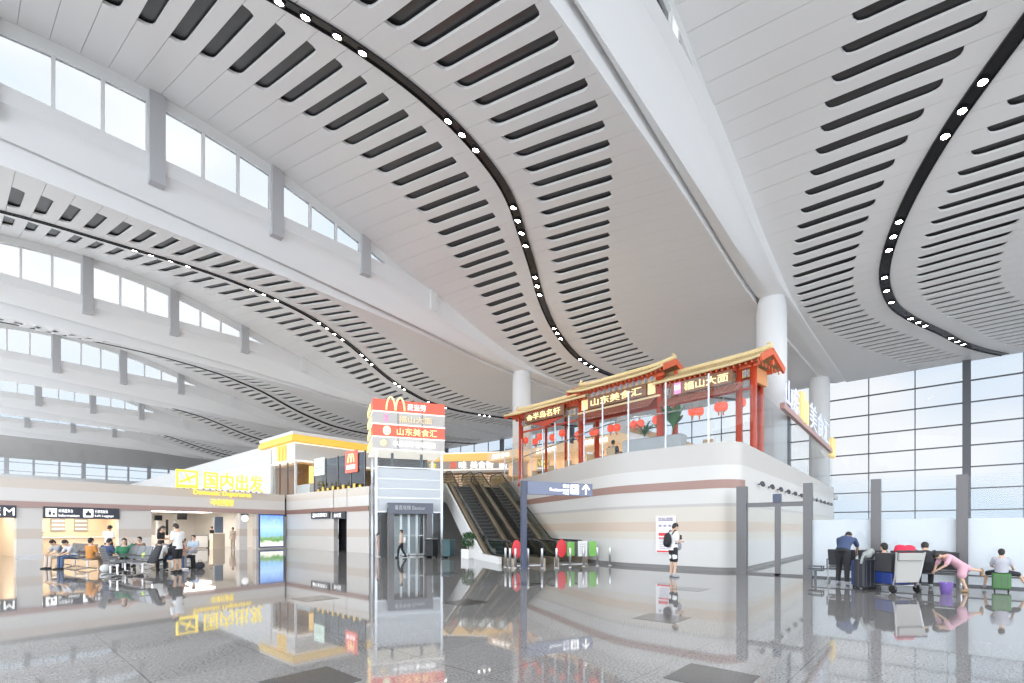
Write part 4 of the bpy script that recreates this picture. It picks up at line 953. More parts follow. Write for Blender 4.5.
# pole sign
SP = (14.3, 12.2); SPR = atan2(10.95 - 12.2, 17.35 - 14.3)
t = thing('pole_sign', 'navy pole sign with arrow pointing to restaurants in front of the escalators', 'sign', (*SP, 0), SPR)
b = MB(); b.box(-.13, -.1, 0, .06, .1, 3.42); b.build('pole', M_navy, t, bevel=.01)
b = MB(); b.box(.1, -.06, 2.9, 3.15, .06, 3.42); sb = b.build('sign_board', mat('slate_blue_sign', (.20, .225, .32), .4), t, bevel=.01)
icon(sb, 2.08, 2.97, .38, 'fork', y=-.08); text('餐饮', .32, .15, M_wht_l, (1.7, -.062, 3.2), 0, sb, .01); text('Restaurants', .9, .13, M_wht_l, (1.1, -.062, 3.06), 0, sb, .01); text('식당', .3, .11, M_wht_l, (1.7, -.062, 2.93), 0, sb, .01)
b = MB(); b.box(2.78, -.08, 2.97, 2.84, -.06, 3.3); b.beam((2.81, -.07, 3.36), (2.64, -.07, 3.17), .02, .06); b.beam((2.81, -.07, 3.36), (2.98, -.07, 3.17), .02, .06); b.build('arrow', M_wht_l, sb)
# poster on the striped wall
t = thing('wall_poster', 'tall white poster with red lines on the striped wall behind the person', 'poster', (18.17, 8.62, .62), -pi / 2)
b = MB(); b.box(0, -.02, 0, .82, .0, 1.45); b.build('sheet', M_white, t)
b = MB(); b.box(.05, -.03, .02, .8, -.02, .08); b.build('red_print', M_rst, t); b = MB(); b.box(.12, -.03, .55, .7, -.02, .6); b.build('red_print', M_rst, t); b = MB(); b.box(.12, -.03, .66, .5, -.02, .78); b.build('red_print', M_rst, t)
b = MB()
for j in range(3): b.box(.12 + j * .2, -.03, 1.02, .24 + j * .2, -.02, 1.1)
b.box(.1, -.03, 1.24, .7, -.02, 1.27)
for j in range(6): b.box(.15, -.03, .16 + j * .07, .6 - .05 * (j % 3), -.02, .18 + j * .07)
b.build('print', mat('violet_print', (.35, .28, .42), .5), t); text('登机须知', .6, .13, MATS['violet_print'], (.1, -.025, 1.26), 0, t, .01)

# ================================================================== GLASS PARTITION ON THE RIGHT
GX = 18.0
t = thing('glass_partition', 'three metre glass partition with grey posts and frosted lower film', 'partition', (GX, 5.34, 0), -pi / 2)
PY = [0, 2.0, 3.76, 5.64, 7.55, 9.45, 11.35, 13.25]
for i, x in enumerate(PY):
    b = MB(); w_ = .16 if i == 0 else .12; b.box(x - w_, -.12, 0, x + w_, .12, 3.03); b.build('post', M_post, t)
b = MB(); b.box(1.04, -.06, 0, 1.2, .06, 2.45); b.box(0, -.05, 2.3, 2.0, .05, 2.45); b.box(0, -.06, 0, 2.0, .06, .06); fr_ = b.build('door_frame', M_post, t)
b = MB(); b.box(.14, -.01, .06, 1.04, .01, 2.3); b.build('door', M_glass, t); b = MB(); b.box(1.2, -.01, .06, 1.9, .01, 2.3); b.build('door', M_glass, t)
b = MB(); b.box(1.0, -.14, 2.45, 1.24, .02, 2.72); b.build('sensor_box', M_navy, t)
for i in range(1, len(PY) - 1):
    a_, c_ = PY[i] + .12, PY[i + 1] - .12
    b = MB(); b.box(a_, -.01, .05, c_, .01, 3.0); pn = b.build('pane', M_glass, t)
    b = MB(); b.box(a_, .012, .05, c_, .02, 1.84); b.build('frosted_film', M_frost, pn)
b = MB(); b.box(2.0, -.05, 0, 13.4, .05, .05); b.build('floor_channel', M_dkgrey, t)
b = MB(); b.box(2.1, -.13, .28, 13.4, -.09, .32); b.build('kick_rail', M_dkgrey, t)

# ================================================================== DOWNLIGHTS IN THE BLACK CHANNELS
def make_lamp():
    t = thing('channel_spotlight', '', 'lamp')
    b = MB(); b.lathe([(.12, -.03), (.165, -.03), (.165, .05), (.12, .05), (.12, -.03)], n=14); b.build('bezel', M_black, t)
    b = MB(); b.lathe([(0, -.015), (.12, -.015), (.12, .02), (0, .02)], n=14); b.build('lens', M_lamp, t); return t
lamp0 = make_lamp(); used = False
XL = []
x_ = 7.1
GRP = [(5.7, 6.35, 7.2, 7.95), (11.2, 11.9, 12.7), (16.0, 16.8, 17.6, 18.5), (20.9, 21.6, 22.3), (25.6, 26.2, 26.9), (30.2, 31.0, 31.8, 32.5), (36.6, 37.2, 37.8), (41.5, 42.3, 43.0)]
VN = ['first', 'second', 'third', 'fourth']
GRP0 = [(21.1, 21.9, 22.7), (26.4, 27.3, 28.2), (30.5, 32.0, 33.6), (36.8, 37.8, 38.7), (42.2, 43.3, 44.2)]
for k in (0, 1, 2):
    for gi, g_ in enumerate(GRP0 if k == 0 else GRP):
        for X in g_:
            Y = track_y(X) + 18 * (k - 1); P_ = PF[k](X, Y)
            r_ = lamp0 if not used else dup(lamp0); used = True
            r_.location = (P_[0], P_[1], P_[2] - 0.06)
            r_.rotation_euler = (atan2(PF[k](X, Y + .2)[2] - PF[k](X, Y - .2)[2], .4), -atan2(PF[k](X + .2, Y)[2] - PF[k](X - .2, Y)[2], .4), 0)
            vn_ = ['right ceiling vault', 'middle ceiling vault', 'next vault to the left'][k]
            r_['label'] = 'round white spotlight in the black curved channel of the %s' % vn_; r_['group'] = 'spotlights of the ' + vn_
for k in range(0, 6):
    for gi, g_ in enumerate(GRP):
        X = sum(g_) / len(g_); Y = track_y(X) + 18 * (k - 1)
        L = bpy.data.lights.new('channel_light', 'SPOT'); L.energy = LAMPW = 480; L.spot_size = R(150); L.spot_blend = 0.9; L.shadow_soft_size = 0.5; L.color = (1.0, 0.965, 0.92)
        lo = bpy.data.objects.new('channel_light', L); C.objects.link(lo); lo.location = (X, Y, PF[k](X, Y)[2] - 0.25); lo['kind'] = 'structure'

# ================================================================== PEOPLE
SKIN = mat('skin', (0.62, 0.40, 0.28), 0.55); HAIR = mat('black_hair', (0.02, 0.016, 0.014), 0.6)
_DG = None
def remesh(b, name, m, parent, voxel, sm=3, label=None):
    me = bpy.data.meshes.new(name); me.from_pydata(b.v, [], b.f)
    bm = bmesh.new(); bm.from_mesh(me); bmesh.ops.remove_doubles(bm, verts=bm.verts, dist=1e-5); bmesh.ops.recalc_face_normals(bm, faces=bm.faces); bm.to_mesh(me); bm.free()
    o = bpy.data.objects.new('tmp', me); C.objects.link(o)
    r = o.modifiers.new('r', 'REMESH'); r.mode = 'VOXEL'; r.voxel_size = voxel
    s = o.modifiers.new('s', 'SMOOTH'); s.iterations = sm; s.factor = 0.5
    bpy.context.view_layer.update()
    me2 = bpy.data.meshes.new_from_object(o.evaluated_get(bpy.context.evaluated_depsgraph_get())); bpy.data.objects.remove(o)
    me2.name = name; me2.materials.clear(); me2.materials.append(m)
    for p in me2.polygons: p.use_smooth = True
    q = bpy.data.objects.new(name, me2); C.objects.link(q)
    if parent: q.parent = parent
    if label: q['label'] = label
    return q
def limb(b, pts, rad, n=10):
    pts = [Vector(p) for p in pts]
    b.tube(pts, rad, n)
    for p, r in zip(pts, rad): b.ell(p, (r, r, r), 8, 6)
def loft(b, rings, n=14):
    """rings: (centre, side vec, front vec, half width, half depth)"""
    vs = []
    for c, s_, f_, a, d in rings:
        for k in range(n):
            t = 2 * pi * k / n; vs.append(Vector(c) + s_ * a * cos(t) + f_ * d * sin(t))
    m = len(rings)
    b.add(vs, [(i * n + k, i * n + (k + 1) % n, (i + 1) * n + (k + 1) % n, (i + 1) * n + k) for i in range(m - 1) for k in range(n)] + [tuple(range(n))[::-1], tuple((m - 1) * n + k for k in range(n))])
def V(*a): return Vector(a)
def base_pose(kind):
    """joint positions in metres for a 1.72 m figure, facing +x, left side is +y"""
    J = dict(pel=V(0, 0, .93), wai=V(0, 0, 1.08), che=V(.0, 0, 1.27), nek=V(0, 0, 1.47), hed=V(.02, 0, 1.60))
    for s, q in (('L', 1), ('R', -1)):
        J['sho' + s] = V(0, .185 * q, 1.40); J['elb' + s] = V(-.02, .23 * q, 1.12); J['wri' + s] = V(.05, .23 * q, .87)
        J['hip' + s] = V(0, .09 * q, .90); J['kne' + s] = V(.02, .10 * q, .50); J['ank' + s] = V(-.02, .10 * q, .08)
    if kind == 'phone':
        for s, q in (('L', 1), ('R', -1)): J['elb' + s] = V(.0, .22 * q, 1.12); J['wri' + s] = V(.24, .07 * q, 1.16 + .03 * q)
        J['hed'] = V(.07, 0, 1.585)
    if kind == 'walk':
        J['kneL'] = V(.16, .1, .5); J['ankL'] = V(.2, .1, .08); J['kneR'] = V(-.02, -.1, .5); J['ankR'] = V(-.24, -.1, .12)
        J['elbL'] = V(-.1, .23, 1.13); J['wriL'] = V(.02, .24, .9); J['elbR'] = V(.08, -.23, 1.13); J['wriR'] = V(.2, -.22, .95)
    if kind in ('sit', 'sitphone', 'slump', 'sitarm'):
        dz = -.45
        for k in ('pel', 'wai', 'che', 'nek', 'hed', 'shoL', 'shoR', 'elbL', 'elbR', 'wriL', 'wriR', 'hipL', 'hipR'): J[k] = J[k] + V(0, 0, dz)
        for s, q in (('L', 1), ('R', -1)):
            J['hip' + s] = V(.02, .09 * q, .50); J['kne' + s] = V(.44, .12 * q, .49); J['ank' + s] = V(.46, .12 * q, .08)
            J['elb' + s] = V(.06, .23 * q, .70); J['wri' + s] = V(.28, .12 * q, .62)
        J['pel'] = V(0, 0, .52); J['wai'] = V(-.02, 0, .66)
        if kind == 'sitphone': 
            for s, q in (('L', 1), ('R', -1)): J['wri' + s] = V(.3, .05 * q, .82)
            J['hed'] = J['hed'] + V(.06, 0, -.02)
        if kind == 'slump':
            J['che'] = V(.1, 0, .82); J['nek'] = V(.2, 0, .98); J['hed'] = V(.29, 0, 1.06)
            for s, q in (('L', 1), ('R', -1)): J['sho' + s] = V(.16, .18 * q, .93); J['elb' + s] = V(.3, .2 * q, .68); J['wri' + s] = V(.46, .08 * q, .60)
        if kind == 'sitarm': J['elbL'] = V(.1, .32, 1.1); J['wriL'] = V(.1, .12, 1.28)
    return J
def person(label, loc, rz, pose='stand', h=1.72, shirt=None, pants=None, shoe=None, shorts=False, sleeve='short', hair=1.0, long_hair=False, dress=False, vox=.016, J=None, tee_len=0.0, hold=None, build=1.0, name='person', zoff=0.0, look=None, bald=False):
    s = h / 1.72; t = thing(name, label, 'person', (loc[0], loc[1], (loc[2] if len(loc) > 2 else 0) + zoff), rz)
    t.scale = (s, s, s)
    P = base_pose(pose)
    if J: P.update({k: V(*v) for k, v in J.items()})
    B = MB(); up = (P['hed'] - P['nek']).normalized(); look = V(*(look or (1, 0, -.15))).normalized(); side = up.cross(look).normalized(); fr = side.cross(up).normalized()
    spine = [P['pel'], P['wai'], P['che'], (P['nek'] + P['che']) / 2 + V(0, 0, .015), P['nek']]
    shs = (P['shoL'] - P['shoR']); shs.normalize(); hps = (P['hipL'] - P['hipR']).normalized()
    def rings(ext, lo=0.0):
        R_ = []
        W_ = [.158, .142, .168, .165, .06]; D_ = [.108, .098, .115, .09, .055]
        for i, c in enumerate(spine):
            d = (spine[min(i + 1, 4)] - spine[max(i - 1, 0)]).normalized(); sd = (hps.lerp(shs, i / 4)).normalized(); f_ = sd.cross(d).normalized()
            R_.append((c, sd, f_, W_[i] * build + ext, D_[i] * build + ext))
        return R_
    rr = rings(0); loft(B, [(rr[0][0] - (spine[1] - spine[0]).normalized() * .09, *rr[0][1:3], .12 * build, .09 * build)] + rr)
    limb(B, [P['nek'] - (P['nek'] - P['che']).normalized() * .04, P['nek'] + up * .03, P['hed'] - up * .03], [.062, .054, .055])
    # head with brow, nose, chin and ears
    rot = Matrix((fr, side, up)).transposed()
    hc = P['hed'] + up * .02
    B.ell(hc, (.098, .078, .112), 18, 12, rot); B.ell(hc + fr * .035 - up * .062, (.052, .048, .05), 12, 8, rot); B.ell(hc + fr * .098 - up * .012, (.018, .013, .024), 8, 6, rot)
    for q in (1, -1): B.ell(hc + side * .08 * q - up * .01, (.016, .012, .028), 8, 6, rot)
    for sd, q in (('L', 1), ('R', -1)):
        limb(B, [P['sho' + sd], P['elb' + sd], P['wri' + sd]], [.053, .04, .029])
        d = (P['wri' + sd] - P['elb' + sd]).normalized(); w_ = P['wri' + sd]
        pn = d.cross(V(0, q, .2)); pn = pn.normalized() if pn.length > .1 else V(1, 0, 0); ac = pn.cross(d).normalized()
        palm = w_ + d * .055; B.ell(palm, (.045, .02, .045), 10, 8, Matrix((d, pn, ac)).transposed()); limb(B, [w_, palm], [.026, .026], 8)
        for fi in range(4):
            o_ = palm + ac * (.03 - .02 * fi) + d * .028; ln = [.06, .068, .062, .048][fi]
            limb(B, [o_, o_ + d * ln * .55, o_ + d * ln * .85 + pn * ln * .45], [.0105, .0095, .008], 6)
        limb(B, [palm + ac * .035 - d * .02, palm + ac * .062 + d * .01, palm + ac * .062 + d * .035], [.013, .011, .009], 6)
        limb(B, [P['hip' + sd], P['kne' + sd], P['ank' + sd]], [.082 * build, .056, .036])
        kd = P['kne' + sd] - P['ank' + sd]; ft = V(1, 0, 0)
        if abs(kd.normalized().z) < .6: ft = V(0, 0, -1) if kd.normalized().x > 0 else V(0, 0, 1)
        B.ell(P['ank' + sd] + ft * .06 - V(0, 0, .035) * (1 if ft.z == 0 else 0), (.12, .042, .035), 10, 8, Matrix((ft, V(0, 1, 0), ft.cross(V(0, 1, 0)))).transposed())
    remesh(B, 'body', SKIN, t, vox)
    # eyes
    b = MB()
    for q in (1, -1): b.ell(hc + fr * .092 + side * .032 * q + up * .012, (.008, .012, .008), 6, 5, rot)
    b.build('eyes', HAIR, t)
    # hair
    if not bald:
        b = MB(); b.ell(hc - fr * .018 + up * .028, (.102 * hair, .088 * hair, .103 * hair), 16, 10, rot)
        b.ell(hc - fr * .045 - up * .03, (.065, .076, .075), 12, 8, rot)
        if long_hair: limb(b, [hc - fr * .06, P['nek'] - fr * .08 + up * .02, P['che'] - fr * .12 + V(0, 0, .05)], [.08, .075, .045])
        hm = HAIR if long_hair is not None else HAIR
        remesh(b, 'hair', HAIR, t, .018, 2)
    # shirt
    if shirt:
        b = MB(); rr = rings(.016); lo_ = rr[0]; dn = (spine[1] - spine[0]).normalized()
        low = (lo_[0] - dn * (.02 + tee_len), lo_[1], lo_[2], lo_[3] + .012, lo_[4] + .015)
        loft(b, [low] + rr[:4] + [(rr[4][0] - (spine[4] - spine[3]).normalized() * .03, rr[4][1], rr[4][2], .075, .07)])
        for sd in 'LR':
            a, e, w_ = P['sho' + sd], P['elb' + sd], P['wri' + sd]
            if sleeve == 'short': limb(b, [a - shs * (.03 if sd == 'L' else -.03), a, a.lerp(e, .72)], [.06, .068, .064])
            elif sleeve == 'long': limb(b, [a, e, e.lerp(w_, .92)], [.066, .052, .043])
        if dress: 
            for sd in 'LR': limb(b, [P['hip' + sd], P['hip' + sd].lerp(P['kne' + sd], .75)], [.11, .12])
        remesh(b, 'shirt' if not dress else 'dress', shirt, t, .018)
    if pants:
        b = MB(); rr = rings(.012); dn = (spine[1] - spine[0]).normalized()
        loft(b, [(rr[0][0] - dn * .1, *rr[0][1:3], .135 * build, .105 * build), (rr[0][0], *rr[0][1:3], rr[0][3], rr[0][4]), (rr[0][0].lerp(rr[1][0], .45), *rr[0][1:3], rr[0][3] - .008, rr[0][4])])
        for sd in 'LR':
            hp, kn, an = P['hip' + sd], P['kne' + sd], P['ank' + sd]
            if shorts: limb(b, [hp, hp.lerp(kn, .9)], [.1 * build, .082])
            else: limb(b, [hp, kn, kn.lerp(an, .93)], [.098 * build, .072, .058])
        remesh(b, 'shorts' if shorts else 'trousers', pants, t, .018)
    if shoe:
        for sd in 'LR':
            kd = P['kne' + sd] - P['ank' + sd]; ft = V(1, 0, 0)
            if abs(kd.normalized().z) < .6: ft = V(0, 0, -1) if kd.normalized().x > 0 else V(0, 0, 1)
            rm = Matrix((ft, V(0, 1, 0), ft.cross(V(0, 1, 0)))).transposed()
            b = MB(); dz = V(0, 0, -.04) if ft.z == 0 else V(0, 0, 0); b.ell(P['ank' + sd] + ft * .06 + dz, (.14, .052, .042), 12, 8, rm); b.ell(P['ank' + sd] + dz * .2, (.055, .048, .05), 10, 8, rm); b.build('shoe', shoe, t, True)
    return t
def col(name, c, r=.75): return mat(name, c, r)
WHT = col('white_cotton', (.82, .82, .82)); BLK = col('black_cotton', (.018, .018, .022)); NVY = col('navy_cotton', (.045, .07, .15)); GRY = col('grey_cotton', (.32, .33, .36))
DEN = col('blue_denim', (.07, .11, .2)); PNK = col('pink_cotton', (.62, .36, .42)); ORG = col('orange_cotton', (.52, .22, .05)); GRN = col('green_cotton', (.03, .16, .08)); BEI = col('beige_cotton', (.6, .5, .42)); BRN = col('brown_cotton', (.2, .11, .07))
SHW = col('white_shoe', (.7, .7, .7)); SHB = col('black_shoe', (.02, .02, .02)); SHG = col('grey_shoe', (.35, .35, .37))
def ang(dx, dy): return atan2(dy, dx)
RIGHT = atan2(-.7439, .6683); LEFT = RIGHT + pi; FWD = TH; TOCAM = TH + pi
# person with backpack looking at a phone
t = person('person in long white shirt with black backpack looking down at a phone by the poster', (15.15, 6.6), RIGHT + .25, 'phone', 1.74, WHT, BLK, SHG, shorts=True, tee_len=.06, vox=.013)
b = MB(); b.box(.27, -.04, 1.20, .285, .035, 1.34); b.build('phone', M_black, t)
b = MB(); b.ell((-.2, 0, 1.18), (.11, .16, .24), 14, 10); b.ell((-.27, 0, 1.1), (.06, .12, .13), 12, 8); o = b.build('backpack', BLK, t, True)
b = MB()
for q in (1, -1): b.tube([(-.12, .12 * q, 1.36), (-.02, .13 * q, 1.5), (.1, .13 * q, 1.4), (.12, .13 * q, 1.25), (-.02, .17 * q, 1.05)], .018, 6)
b.build('strap', BLK, t)
b = MB(); b.ell((.27, .12, .98), (.11, .09, .14), 12, 8); b.tube([(.26, .09, 1.16), (.27, .12, 1.08)], .012, 5); b.build('grey_bag', GRY, t, True, label='small grey bag hanging from the arm')
b = MB(); 
for q in (1, -1): limb(b, [(.0, .1 * q, .7), (.01, .1 * q, .60)], [.088, .085])
remesh(b, 'white_hem', WHT, t, .02); b = MB()
for q in (1, -1): limb(b, [(.01, .1 * q, .57), (.02, .1 * q, .50)], [.07, .064])
remesh(b, 'black_leggings', BLK, t, .02)

# bench on the right: seat backs toward the camera
M_seat = mat('dark_seat', (.05, .052, .058), .4)
def bench_side(label, loc, rz, n, w=.62, group=None, back_m=None, perforated=False):
    t = thing('airport_bench', label, 'bench', loc, rz, group); L = n * w
    b = MB(); b.box(0, -.04, .36, L, .04, .42); b.build('beam', M_post if not perforated else M_steel, t)
    for i in range(n):
        x0, x1 = i * w + .03, (i + 1) * w - .03
        b = MB(); b.slab([(x0, -.2, .44), (x1, -.2, .44), (x1, .27, .46), (x0, .27, .46)], (0, 0, .035)); b.build('seat', back_m or M_seat, t, bevel=.01)
        b = MB(); b.slab([(x0, -.2, .50), (x1, -.2, .50), (x1, -.34, .96), (x0, -.34, .96)], (0, .035, .01)); sb = b.build('backrest', back_m or M_seat, t, bevel=.012)
        if perforated:
            q = MB()
            for j in range(7): z = .55 + j * .055; y = -.2 - (z - .5) * .30; q.box(x0 + .04, y - .006, z, x1 - .04, y - .002, z + .012)
            q.build('slits', M_black, sb)
    for x in [.0] + [L * j / max(1, n // 2) for j in range(1, n // 2)] + [L]:
        b = MB(); b.tube([(x, -.26, .03), (x, 0, .1), (x, .26, .03)], .024, 6); b.tube([(x, 0, .09), (x, 0, .38)], .026, 6); b.build('leg', M_steel, t)
    for i in range(n + 1):
        x = i * w; b = MB(); b.beam((x, -.22, .66), (x, .2, .66), .035, .03); b.beam((x, -.2, .4), (x, -.22, .66), .03, .03); b.build('armrest', M_post, t)
    return t
bench_side('dark bench of separate seats facing the glass, man in blue leaning over its back', (16.95, 2.62, 0), -pi / 2, 4, .72)
b = MB(); b.box(-.2, -.2, .3, .2, .2, .34); b.box(-.2, -.2, .42, .2, .2, .45)
for q in (-1, 1):
    for p in (-1, 1): b.box(.18 * q - .015, .18 * p - .015, .3, .18 * q + .015, .18 * p + .015, .45)
t = thing('side_table', 'small low dark table frame at the left end of the right bench', 'table', (16.95, 2.95, 0)); b.build('top_frame', M_dkgrey, t)
b = MB(); b.box(-.03, -.03, 0, .03, .03, .31); b.build('leg', M_dkgrey, t)
bent = dict(pel=(-.12, 0, .92), wai=(.02, 0, 1.04), che=(.2, 0, 1.17), nek=(.36, 0, 1.27), hed=(.46, 0, 1.30), shoL=(.29, .18, 1.2), shoR=(.29, -.18, 1.2), elbL=(.42, .2, .98), wriL=(.5, .14, .78), elbR=(.46, -.22, 1.0), wriR=(.6, -.16, .84),
            hipL=(-.12, .09, .88), hipR=(-.12, -.09, .88), kneL=(-.04, .1, .48), kneR=(-.14, -.1, .48), ankL=(-.08, .12, .08), ankR=(-.22, -.12, .08))
person('person in dark blue shirt bending over the seat back to a black bag', (16.35, 2.16), RIGHT + .75, 'stand', 1.78, NVY, BLK, SHG, J=bent, vox=.014, look=(.8, 0, -.7))
b = MB(); b.ell((0, 0, .14), (.24, .14, .15), 14, 10); b.tube([(-.12, 0, .26), (-.06, 0, .38), (.06, 0, .38), (.12, 0, .26)], .012, 6); o = b.build('shoulder_bag', BLK, None, True); o.location = (16.95, 1.45, .49); tag(o, 'black bag standing on the bench seat under the bending person', 'bag')
# trolley with luggage
def trolley(label, loc, rz):
    t = thing('luggage_trolley', label, 'trolley', loc, rz)
    M_tp = mat('pale_trolley_panel', (.40, .385, .36), .4)
    b = MB(); b.slab([(-.30, -.38, .26), (.30, -.38, .26), (.36, -.46, .95), (-.36, -.46, .95)], (0, .025, 0)); b.build('front_panel', M_tp, t, bevel=.01)
    b = MB(); b.slab([(-.33, -.5, .80), (.33, -.5, .80), (.35, -.52, .98), (-.35, -.52, .98)], (0, .06, 0)); b.build('handle_box', M_tp, t, bevel=.01)
    b = MB()
    for q in (-1, 1): b.tube([(.32 * q, -.30, .12), (.33 * q, -.38, .4), (.38 * q, -.47, 1.0)], .022, 6); b.tube([(.32 * q, -.3, .16), (.24 * q, .55, .16)], .02, 6)
    for y in (-.25, 0, .25, .5): b.tube([(-.3, y, .17), (.3, y, .17)], .012, 5)
    b.build('frame', M_steel, t)
    b = MB(); b.tube([(-.4, -.5, 1.02), (.4, -.5, 1.02)], .022, 8); b.build('handle_bar', M_black, t)
    for x, y in ((-.33, -.32), (.33, -.32), (-.08, .5)):
        b = MB(); b.tube([(x - .025, y, .1), (x + .025, y, .1)], .1, 14); b.build('wheel', M_black, t, bevel=.01)
    return t
TR = (15.28, 1.0); TRR = RIGHT + .12
trolley('pale luggage trolley loaded with suitcases and a red bag near the bench', (*TR, 0), TRR)
def local(p, rz, x, y, z=0): return (p[0] + x * cos(rz) - y * sin(rz), p[1] + x * sin(rz) + y * cos(rz), z)
def suitcase(label, loc, rz, m, w=.42, d=.26, h=.62, handle=True, wheels=True):
    t = thing('suitcase', label, 'suitcase', loc, rz)
    z0 = .06 if wheels else 0
    b = MB(); b.box(-w / 2, -d / 2, z0, w / 2, d / 2, h); b.build('shell', m, t, bevel=.035)
    b = MB(); b.box(-w / 2 - .003, -.008, z0 + .02, w / 2 + .003, .008, h + .002)
    for q in (-.3, 0, .3): b.box(q * w - .008, -d / 2 - .004, z0 + .06, q * w + .008, -d / 2 + .01, h - .06)
    b.build('zip_and_ribs', M_dkgrey, t)
    if handle: b = MB(); b.tube([(-.08, 0, h), (-.07, 0, h + .04), (.07, 0, h + .04), (.08, 0, h)], .012, 6); b.build('handle', M_black, t)
    if wheels:
        for x in (-1, 1):
            for y in (-1, 1): b = MB(); b.tube([(x * (w / 2 - .05) - .015, y * (d / 2 - .05), .03), (x * (w / 2 - .05) + .015, y * (d / 2 - .05), .03)], .03, 10); b.build('wheel', M_black, t)
    return t
suitcase('blue suitcase lying on the trolley deck behind the pale panel', local(TR, TRR, .0, .02, .19), TRR, col('blue_shell', (.015, .04, .2), .35), .52, .5, .3, wheels=False)
suitcase('black suitcase standing upright left of the trolley panel', local(TR, TRR, -.42, .38, 0), TRR + .1, col('black_shell', (.02, .022, .03), .4), .42, .3, .78)
suitcase('dark navy suitcase behind the black one beside the trolley', local(TR, TRR, -.12, .8, 0), TRR - .1, col('navy_shell', (.02, .05, .16), .35), .4, .28, .72)
b = MB(); b.ell((0, 0, .1), (.27, .16, .10), 16, 10); b.ell((-.1, .02, .17), (.14, .1, .07), 12, 8); b.ell((.12, 0, .15), (.13, .12, .08), 12, 8); o = remesh(b, 'red_bag', col('crimson_cloth', (.55, .02, .06)), None, .02); o.location = local(TR, TRR, .12, -.2, .93); o.rotation_euler = (0, 0, TRR); tag(o, 'crimson soft bag lying on top of the trolley load', 'bag')
b = MB(); b.box(-.3, -.25, 0, .3, .22, .45); o = b.build('cardboard_carton', col('dark_carton', (.04, .04, .045))); o.location = local(TR, TRR, .02, .02, .5); o.rotation_euler = (0, 0, TRR); tag(o, 'dark box in the middle of the trolley load under the red bag', 'box')
b = MB(); b.ell((0, 0, .1), (.12, .1, .1), 12, 8); b.ell((.12, .02, .18), (.1, .09, .09), 12, 8); b.tube([(-.1, -.05, .12), (-.22, -.1, .05), (-.26, -.1, -.12)], .035, 6); o = remesh(b, 'plush_bundle', col('pale_plush', (.3, .32, .31)), None, .018); o.location = local(TR, TRR, -.40, .34, .79); o.rotation_euler = (0, 0, TRR); tag(o, 'pale soft bundle resting on top of the black suitcase', 'bag')
person('person whose dark head shows above the trolley luggage, left of the red bag', (16.3, 1.25), FWD, 'sit', 1.6, GRY, BLK, SHB, zoff=-.02)
person('person in dark clothes seated sideways between the trolley and the child in pink', (16.55, .42), RIGHT + .9, 'slump', 1.74, BLK, BLK, SHG, sleeve='long', hair=.98)
girl = dict(pel=(.0, 0, .78), wai=(.12, 0, .88), che=(.28, 0, .97), nek=(.46, 0, 1.05), hed=(.57, 0, 1.06), shoL=(.38, .16, 1.0), shoR=(.38, -.16, 1.0), elbL=(.5, .18, .78), wriL=(.62, .08, .66), elbR=(.48, -.2, .76), wriR=(.6, -.1, .62),
            hipL=(-.03, .09, .76), hipR=(-.03, -.09, .76), kneL=(.02, .1, .42), ankL=(-.12, .1, .08), kneR=(-.36, -.1, .66), ankR=(-.68, -.1, .62))
person('child in pink dress leaning over the seats with one leg kicked back', (16.25, -.22), LEFT - .1, 'stand', 1.45, PNK, None, col('brown_sandal', (.3, .2, .12)), J=girl, dress=True, long_hair=True, look=(.8, .1, -.6))
t = thing('purple_bucket', 'small purple bucket on the floor below the child in pink', 'bucket', (15.6, .02, 0)); b = MB(); b.lathe([(.10, 0), (.135, .26), (.145, .27), (.13, .27), (.095, .02), (0, .02)], n=18); b.build('body', col('violet_plastic', (.26, .16, .5), .4), t, True); b = MB(); b.tube([(.135 * cos(a), .0, .25 + .06 * sin(a)) for a in [pi * j / 8 for j in range(9)]], .006, 5); b.build('handle', M_pil, t)
CS = (17.05, -1.0); CR = -.06
suitcase('green hard suitcase used as a seat by the boy in grey', (*CS, 0), CR - pi / 2, col('green_shell', (.05, .17, .04), .35), .34, .22, .46)
boy = dict(pel=(-.02, 0, .64), wai=(-.03, 0, .77), che=(-.02, 0, .94), nek=(.0, 0, 1.12), hed=(.03, 0, 1.24), shoL=(.0, .165, 1.05), shoR=(.0, -.165, 1.05), elbL=(.1, .24, .82), wriL=(.26, .2, .78), elbR=(.08, -.24, .82), wriR=(.28, -.26, .74),
           hipL=(0, .09, .62), hipR=(0, -.09, .62), kneL=(.26, .34, .56), ankL=(.3, .4, .14), kneR=(.26, -.4, .56), ankR=(.34, -.56, .2))
person('boy in light grey shirt sitting on a green suitcase, seen from behind', (*CS, 0), CR, 'sit', 1.32, col('light_grey_cotton', (.42, .42, .46)), BLK, SHG, shorts=True, J=boy, vox=.014, zoff=0.0)
# ---- left waiting area: back to back benches
M_perf = mat('grey_perforated_steel', (.16, .165, .175), .35, .5)
BA = ang(-.9, 7.0)
bench_side('grey steel bench row in the waiting area, near end beside the standing person in white', (3.75, 19.8, 0), BA, 5, .62, None, M_perf, True)
bench_side('grey steel bench row back to back with the near one, toward the left wall', (2.75, 19.9, 0), BA + pi, 1, .62, None, M_perf, True).location = (3.0, 20.3, 0)
bench_side('long grey steel bench row at the back of the waiting area near the counter', (2.9, 24.2, 0), BA, 5, .62, None, M_perf, True)
bench_side('grey steel bench row facing the security entrance', (5.05, 21.8, 0), BA, 4, .62, None, M_perf, True)
def at_seat(x, y, i, w=.62, back=0.0): return (x + cos(BA) * (i + .5) * w + sin(BA) * (-.02 + back), y + sin(BA) * (i + .5) * w - cos(BA) * (-.02 + back))
SF = BA + pi / 2        # seated people of these rows look this way (seat side +y of the bench)
sit_z = -.02
